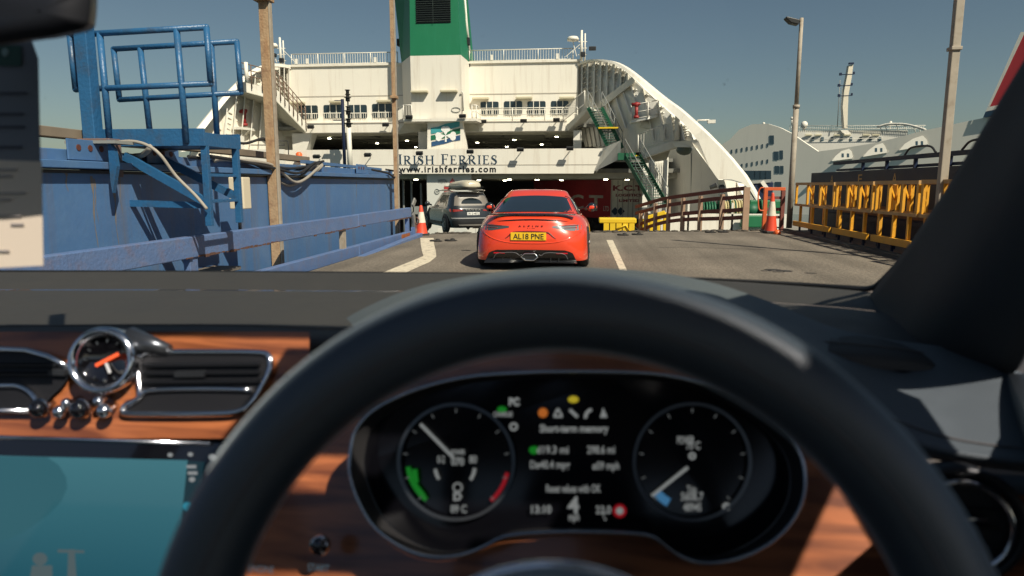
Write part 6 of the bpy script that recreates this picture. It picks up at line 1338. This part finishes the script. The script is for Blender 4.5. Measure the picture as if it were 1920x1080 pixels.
# --- windscreen, seal, pillar
gl = MB(); base = [P(a, b - 2, c) for a, b, c in ((-900, 508, 1.22), (-300, 508, 1.30), (300, 509, 1.32), (900, 513, 1.32), (1200, 517, 1.30), (1500, 533, 1.24), (1640, 545, 1.17), (1760, 560, 1.10), (1900, 590, 1.04))]
head = [V((x, .42, 1.70)) for x in (-1.25, -.85, -.5, -.1, .1, .25, .36, .50, .62)]; base = smooth(base, 4); head = smooth(head, 4)
gl.grid([[b_.lerp(h_, t) + V((0, .05 * math.sin(math.pi * t), 0)) for b_, h_ in zip(base, head)] for t in [k / 8 for k in range(9)]]); ws = gl.build('windscreen', glassy('windscreen_glass', (.94, .95, .83), .012), car)
TG = bvh(gl); DIRT = mat('dried_dirt', (.10, .09, .09), .9); DIRT2 = mat('dried_splash', (.55, .53, .50), .9)
for px, py, r_, mt_ in ((1358, 158, .0012, DIRT), (1364, 150, .0007, DIRT), (1192, 98, .0006, DIRT), (85, 184, .0008, DIRT), (1335, 205, .0006, DIRT), (968, 268, .0009, DIRT2), (967, 260, .0006, DIRT2), (1015, 345, .0008, DIRT2), (905, 68, .0005, DIRT), (1215, 402, .0006, DIRT2), (1060, 415, .0005, DIRT2), (1478, 130, .0005, DIRT), (1620, 190, .0006, DIRT), (700, 60, .0005, DIRT), (560, 470, .0008, DIRT2), (600, 478, .0007, DIRT2)):
    d = (P(px, py, 1) - CAM).normalized(); h = TG.ray_cast(CAM, d)
    if h[0] is None: continue
    m_ = MB(); n_ = h[1]; x_ = n_.orthogonal().normalized(); y_ = n_.cross(x_); c_ = h[0] - d * .001
    q = [c_ + (x_ * math.cos(t) * random.uniform(.6, 1.2) + y_ * math.sin(t) * random.uniform(.6, 1.4)) * r_ for t in [k * math.pi / 5 for k in range(10)]]
    m_.add(q, [tuple(range(10))]); m_.build('dirt_speck', mt_, ws)
m_ = MB(); q = smooth([P(1150, 515, 1.28), P(1350, 524, 1.26), P(1500, 533, 1.23), P(1590, 540, 1.19), P(1630, 541, 1.17), P(1652, 528, 1.15), P(1698, 478, 1.08), P(1752, 400, 1.0), P(1808, 318, .92), P(1874, 215, .85), P(1945, 100, .78), P(2025, -30, .70)], 5)
m_.tube(q, [.001 + .004 * min(1, k / 15) for k in range(len(q))], 8); m_.tube(smooth([P(-300, 509, 1.29), P(300, 510, 1.30), P(900, 514, 1.30), P(1150, 516, 1.28)], 5), .0035, 6); m_.build('windscreen_seal', SATB, car)
E1 = [(1642, 560, 1.12), (1660, 535, 1.10), (1708, 475, 1.03), (1775, 380, .95), (1850, 262, .85), (1932, 130, .77), (2040, -40, .68), (2300, -390, .52)]
E2 = [(1657, 600, 1.02), (1694, 580, .98), (1750, 500, .92), (1818, 390, .85), (1896, 262, .77), (1980, 120, .70), (2100, -60, .61), (2380, -410, .48)]
E3 = [(1700, 648, .90), (1750, 640, .84), (1830, 520, .76), (1910, 380, .69), (2010, 220, .62), (2120, 60, .55), (2260, -120, .48), (2560, -440, .42)]
E4 = [(1780, 655, .82), (1895, 700, .76), (1960, 600, .68), (2060, 440, .60), (2180, 260, .53), (2320, 80, .46), (2500, -120, .40), (2850, -440, .35)]
rs = [smooth([P(*q) for q in C_], 4) for C_ in (E1, E2, E3, E4)]; cols_ = [smooth([r_[i] for r_ in rs], 4) for i in range(len(rs[0]))]
m_ = MB(); m_.grid(cols_); m_.build('pillar_trim', mat('pillar_fabric', (.024, .026, .029), .8, bump=.2, bscale=900), car, thick=.01)
# door top, window line
m_ = MB(); m_.grid([[P(1890, 700, .74), P(1930, 790, .62), P(2100, 900, .40), V((.50, -.2, 1.02))], [V((.66, .78, 1.12)), V((.62, .55, 1.10)), V((.60, .3, 1.08)), V((.60, -.9, 1.04))]]); m_.build('door_top', LEAL, car, thick=.02)
m_ = MB(); m_.tube([V((-1.22, 1.12, 1.10)), V((-1.19, .78, 1.40)), V((-1.15, .44, 1.70))], [.06, .05, .05], 12); m_.build('pillar_trim', MATS['pillar_fabric'], car)
m_ = MB(); m_.span(-1.27, -1.19, -2.2, 1.1, .96, 1.06); m_.span(-1.22, -1.16, -2.4, .46, 1.60, 1.70); m_.build('door_top', LEAL, car, bevel=.015)
m_ = MB(); m_.grid([[P(px, 824, .715) for px in (-980, -260)], [P(px, 900, .70) for px in (-980, -260)], [P(px, 1300, .60) for px in (-980, -260)]]); m_.build('glovebox_panel', LEAL, car)
# --- roof slits and blocks placing sun patches, mirror, rest of the body shell
m_ = MB(); HX0, HX1 = -1.25, .47

for x0, x1, y0, y1 in ((HX0, .42, .34, .44), (.42, HX1, -1.6, .44), (.07, .235, .045, .123), (.235, .26, .045, .34), (.26, .36, .045, .055), (.36, .42, .045, .07), (HX0, -1.0, -1.6, .34), (-1.0, -.1, -1.6, -1.2), (HX0, HX1, -2.4, -1.6), (.46, .52, -1.6, .44)): m_.span(x0, x1, y0, y1, 1.70 + .0002 * (x0 > .45), 1.708)  # unseen roof laid in strips, gaps let sun onto chosen spots
crv = []
for a in range(30, 170, 4):
    q = wp(R(a), RW_ + .003, .018); dz = 1.70 - q.z; c_ = (q.x + dz * sd.x / sd.z, q.y + dz * sd.y / sd.z, 1.709)
    if c_[0] < .40 and c_[1] > -.08: crv.append(c_)
m_.prism([(-.1, -1.6, 1.709), (.45, -1.6, 1.709), (.45, .05, 1.709), (.40, .05, 1.709), (.40, crv[0][1] - .01, 1.709)] + crv + [(crv[-1][0] - .003, -.09, 1.709), (.07, -.09, 1.709), (.07, .12, 1.709), (-.1, .12, 1.709)], (0, 0, .008)); m_.build('sun_slit_roof', mat('headlining', (.20, .19, .18), .9), car)  # unseen slit edge follows the rim so sun lands on its upper half
m_ = MB(); m_.span(.02, .235, .182, .335, 1.675, 1.695); m_.span(.235, .47, .125, .335, 1.675, 1.695); m_.build('added_sun_block', MATS['headlining'], car, bevel=.004)  # made-up slab out of view, keeps sun off the cluster and upper wood
m_ = MB(); m_.prism([(.50, .325, 1.37), (.50, .52, 1.37), (.50, .52, 1.52), (.50, .325, 1.52)], (.012, 0, 0)); m_.build('added_side_block', SATB, car)  # made-up plate beside the window, trims the sun patch on the hood
m_ = MB(); m_.span(.47, .53, -2.4, .46, 1.50, 1.74); m_.build('deepened_top_rail', SATB, car, bevel=.01)  # unseen rail made deep to hold sun off the right of the dash
BP = mat('car_body_dark', (.03, .035, .045), .3, coat=1)
m_ = MB()
for x in (.57, -1.33): m_.span(x, x + .02, -2.4, 1.0, .3, 1.02); m_.beam((x, -.35, 1.02), (x - .06 if x > 0 else x + .06, -.35, 1.70), .05, .10)
m_.span(-1.32, .56, -2.45, -2.4, .3, 1.2); m_.build('side_panel', BP, car)
hd = shell([(.4, .4, .96, 1.0, 3.0, 8, 3.5), (.7, .65, .98, 1.02, 3.05, 8, 3.2), (.88, .82, .95, 1.1, 3.0, 8, 3), (.98, .88, .85, 1.25, 2.85, 8, 3), (1.02, .92, .5, 1.35, 2.5, 8, 3)]); hd.v = [v + V((-.37, .32, 0)) for v in hd.v]; hd.build('bonnet', BP, car)
for x in (-1.25, .52):
    for y in (2.35, -1.4): wheel((x, y, .37), .37, .24, car, 1 if x > 0 else -1)
m_ = MB(); m_.span(-1.3, .56, -2.4, 1.2, .3, .34); m_.build('cabin_floor', BLACK, car)
m_ = MB(); m_.grid([[P(-260, 1180, .60), P(500, 1180, .60), P(1960, 1262, .60)], [V((-.9, .75, .5)), V((-.3, .75, .5)), V((.5, .75, .5))]]); m_.build('lower_dash', SATB, car)
# mirror
mm = MB(); rows = []
oc_ = [(-120, -60), (160, -60), (172, -20), (170, 30), (162, 52), (120, 64), (60, 74), (-120, 84)]
q0 = smooth([P(a, b, .50) for a, b in oc_], 4, True); q1 = smooth([P(a, b, .535) for a, b in oc_], 4, True); cc0 = sum(q0, V()) / len(q0); cc1 = sum(q1, V()) / len(q1)
mm.grid([[p.lerp(cc0, .98) for p in q0], [p.lerp(cc0, .06) for p in q0], q1, [p.lerp(cc1, .10) + V((0, .012, 0)) for p in q1], [p.lerp(cc1, .95) + V((0, .02, 0)) for p in q1]], True, 0, True); mr = mm.build('rear_view_mirror', SATB, car)
m_ = MB(); m_.tube([P(60, -20, .53), P(60, -200, .60)], .01); m_.build('mirror_stem', SATB, mr)
# --- papers hanging by the mirror (windscreen), separate things
tg = thing('hanging_tag', 'grey boarding tag with green emblem hanging below the mirror', 'tag', P(35, 300, .62))
m_ = MB(); m_.prism([P(a, b, .62) for a, b in ((-60, 70), (58, 76), (70, 110), (74, 304), (-60, 300))], (0, .0015, 0)); m_.build('card', mat('tag_card', (.16, .18, .20), .7), tg)
m_ = MB(); m_.prism([P(a, b, .6185) for a, b in ((-60, 82), (40, 86), (40, 124), (-60, 122))], (0, -.0003, 0)); m_.build('tag_emblem', mat('tag_green', (.01, .06, .04), .6), tg)
m_ = MB(); m_.sphere(P(10, 98, .6178), .004, 10, sq=(1, .1, 1)); m_.build('tag_dot', mat('tag_mint', (.2, .3, .27), .6), tg)
m_ = MB()
for y, w_ in ((175, 50), (214, 44), (238, 46), (276, 40)): m_.prism([P(-30, y - 2.5, .6185), P(w_, y - 2.5, .6185), P(w_, y + 2.5, .6185), P(-30, y + 2.5, .6185)], (0, -.0003, 0))
m_.build('tag_print', mat('tag_ink', (.05, .055, .07), .7), tg)
pp = thing('paper_slip', 'cream printed paper slip in sunlight below the grey tag', 'paper', P(30, 490, .60))
m_ = MB(); m_.prism([P(a, b, .60) for a, b in ((-60, 298), (77, 303), (80, 498), (-60, 505))], (0, .001, 0)); m_.build('slip_sheet', mat('slip_paper', (.70, .60, .46), .8, var=.03), pp)
m_ = MB()
for y, a0, w_ in ((318, -30, 30), (330, -30, 22), (362, -30, 48), (374, -30, 20), (404, -30, 40), (420, 20, 45), (470, -30, 18)): m_.prism([P(a0, y - 2, .5985), P(w_, y - 2, .5985), P(w_, y + 2, .5985), P(a0, y + 2, .5985)], (0, -.0003, 0))
m_.build('slip_print', mat('slip_ink', (.40, .36, .32), .8), pp)
bpy.context.view_layer.update()
print('SCRIPT OK', len(bpy.data.objects))
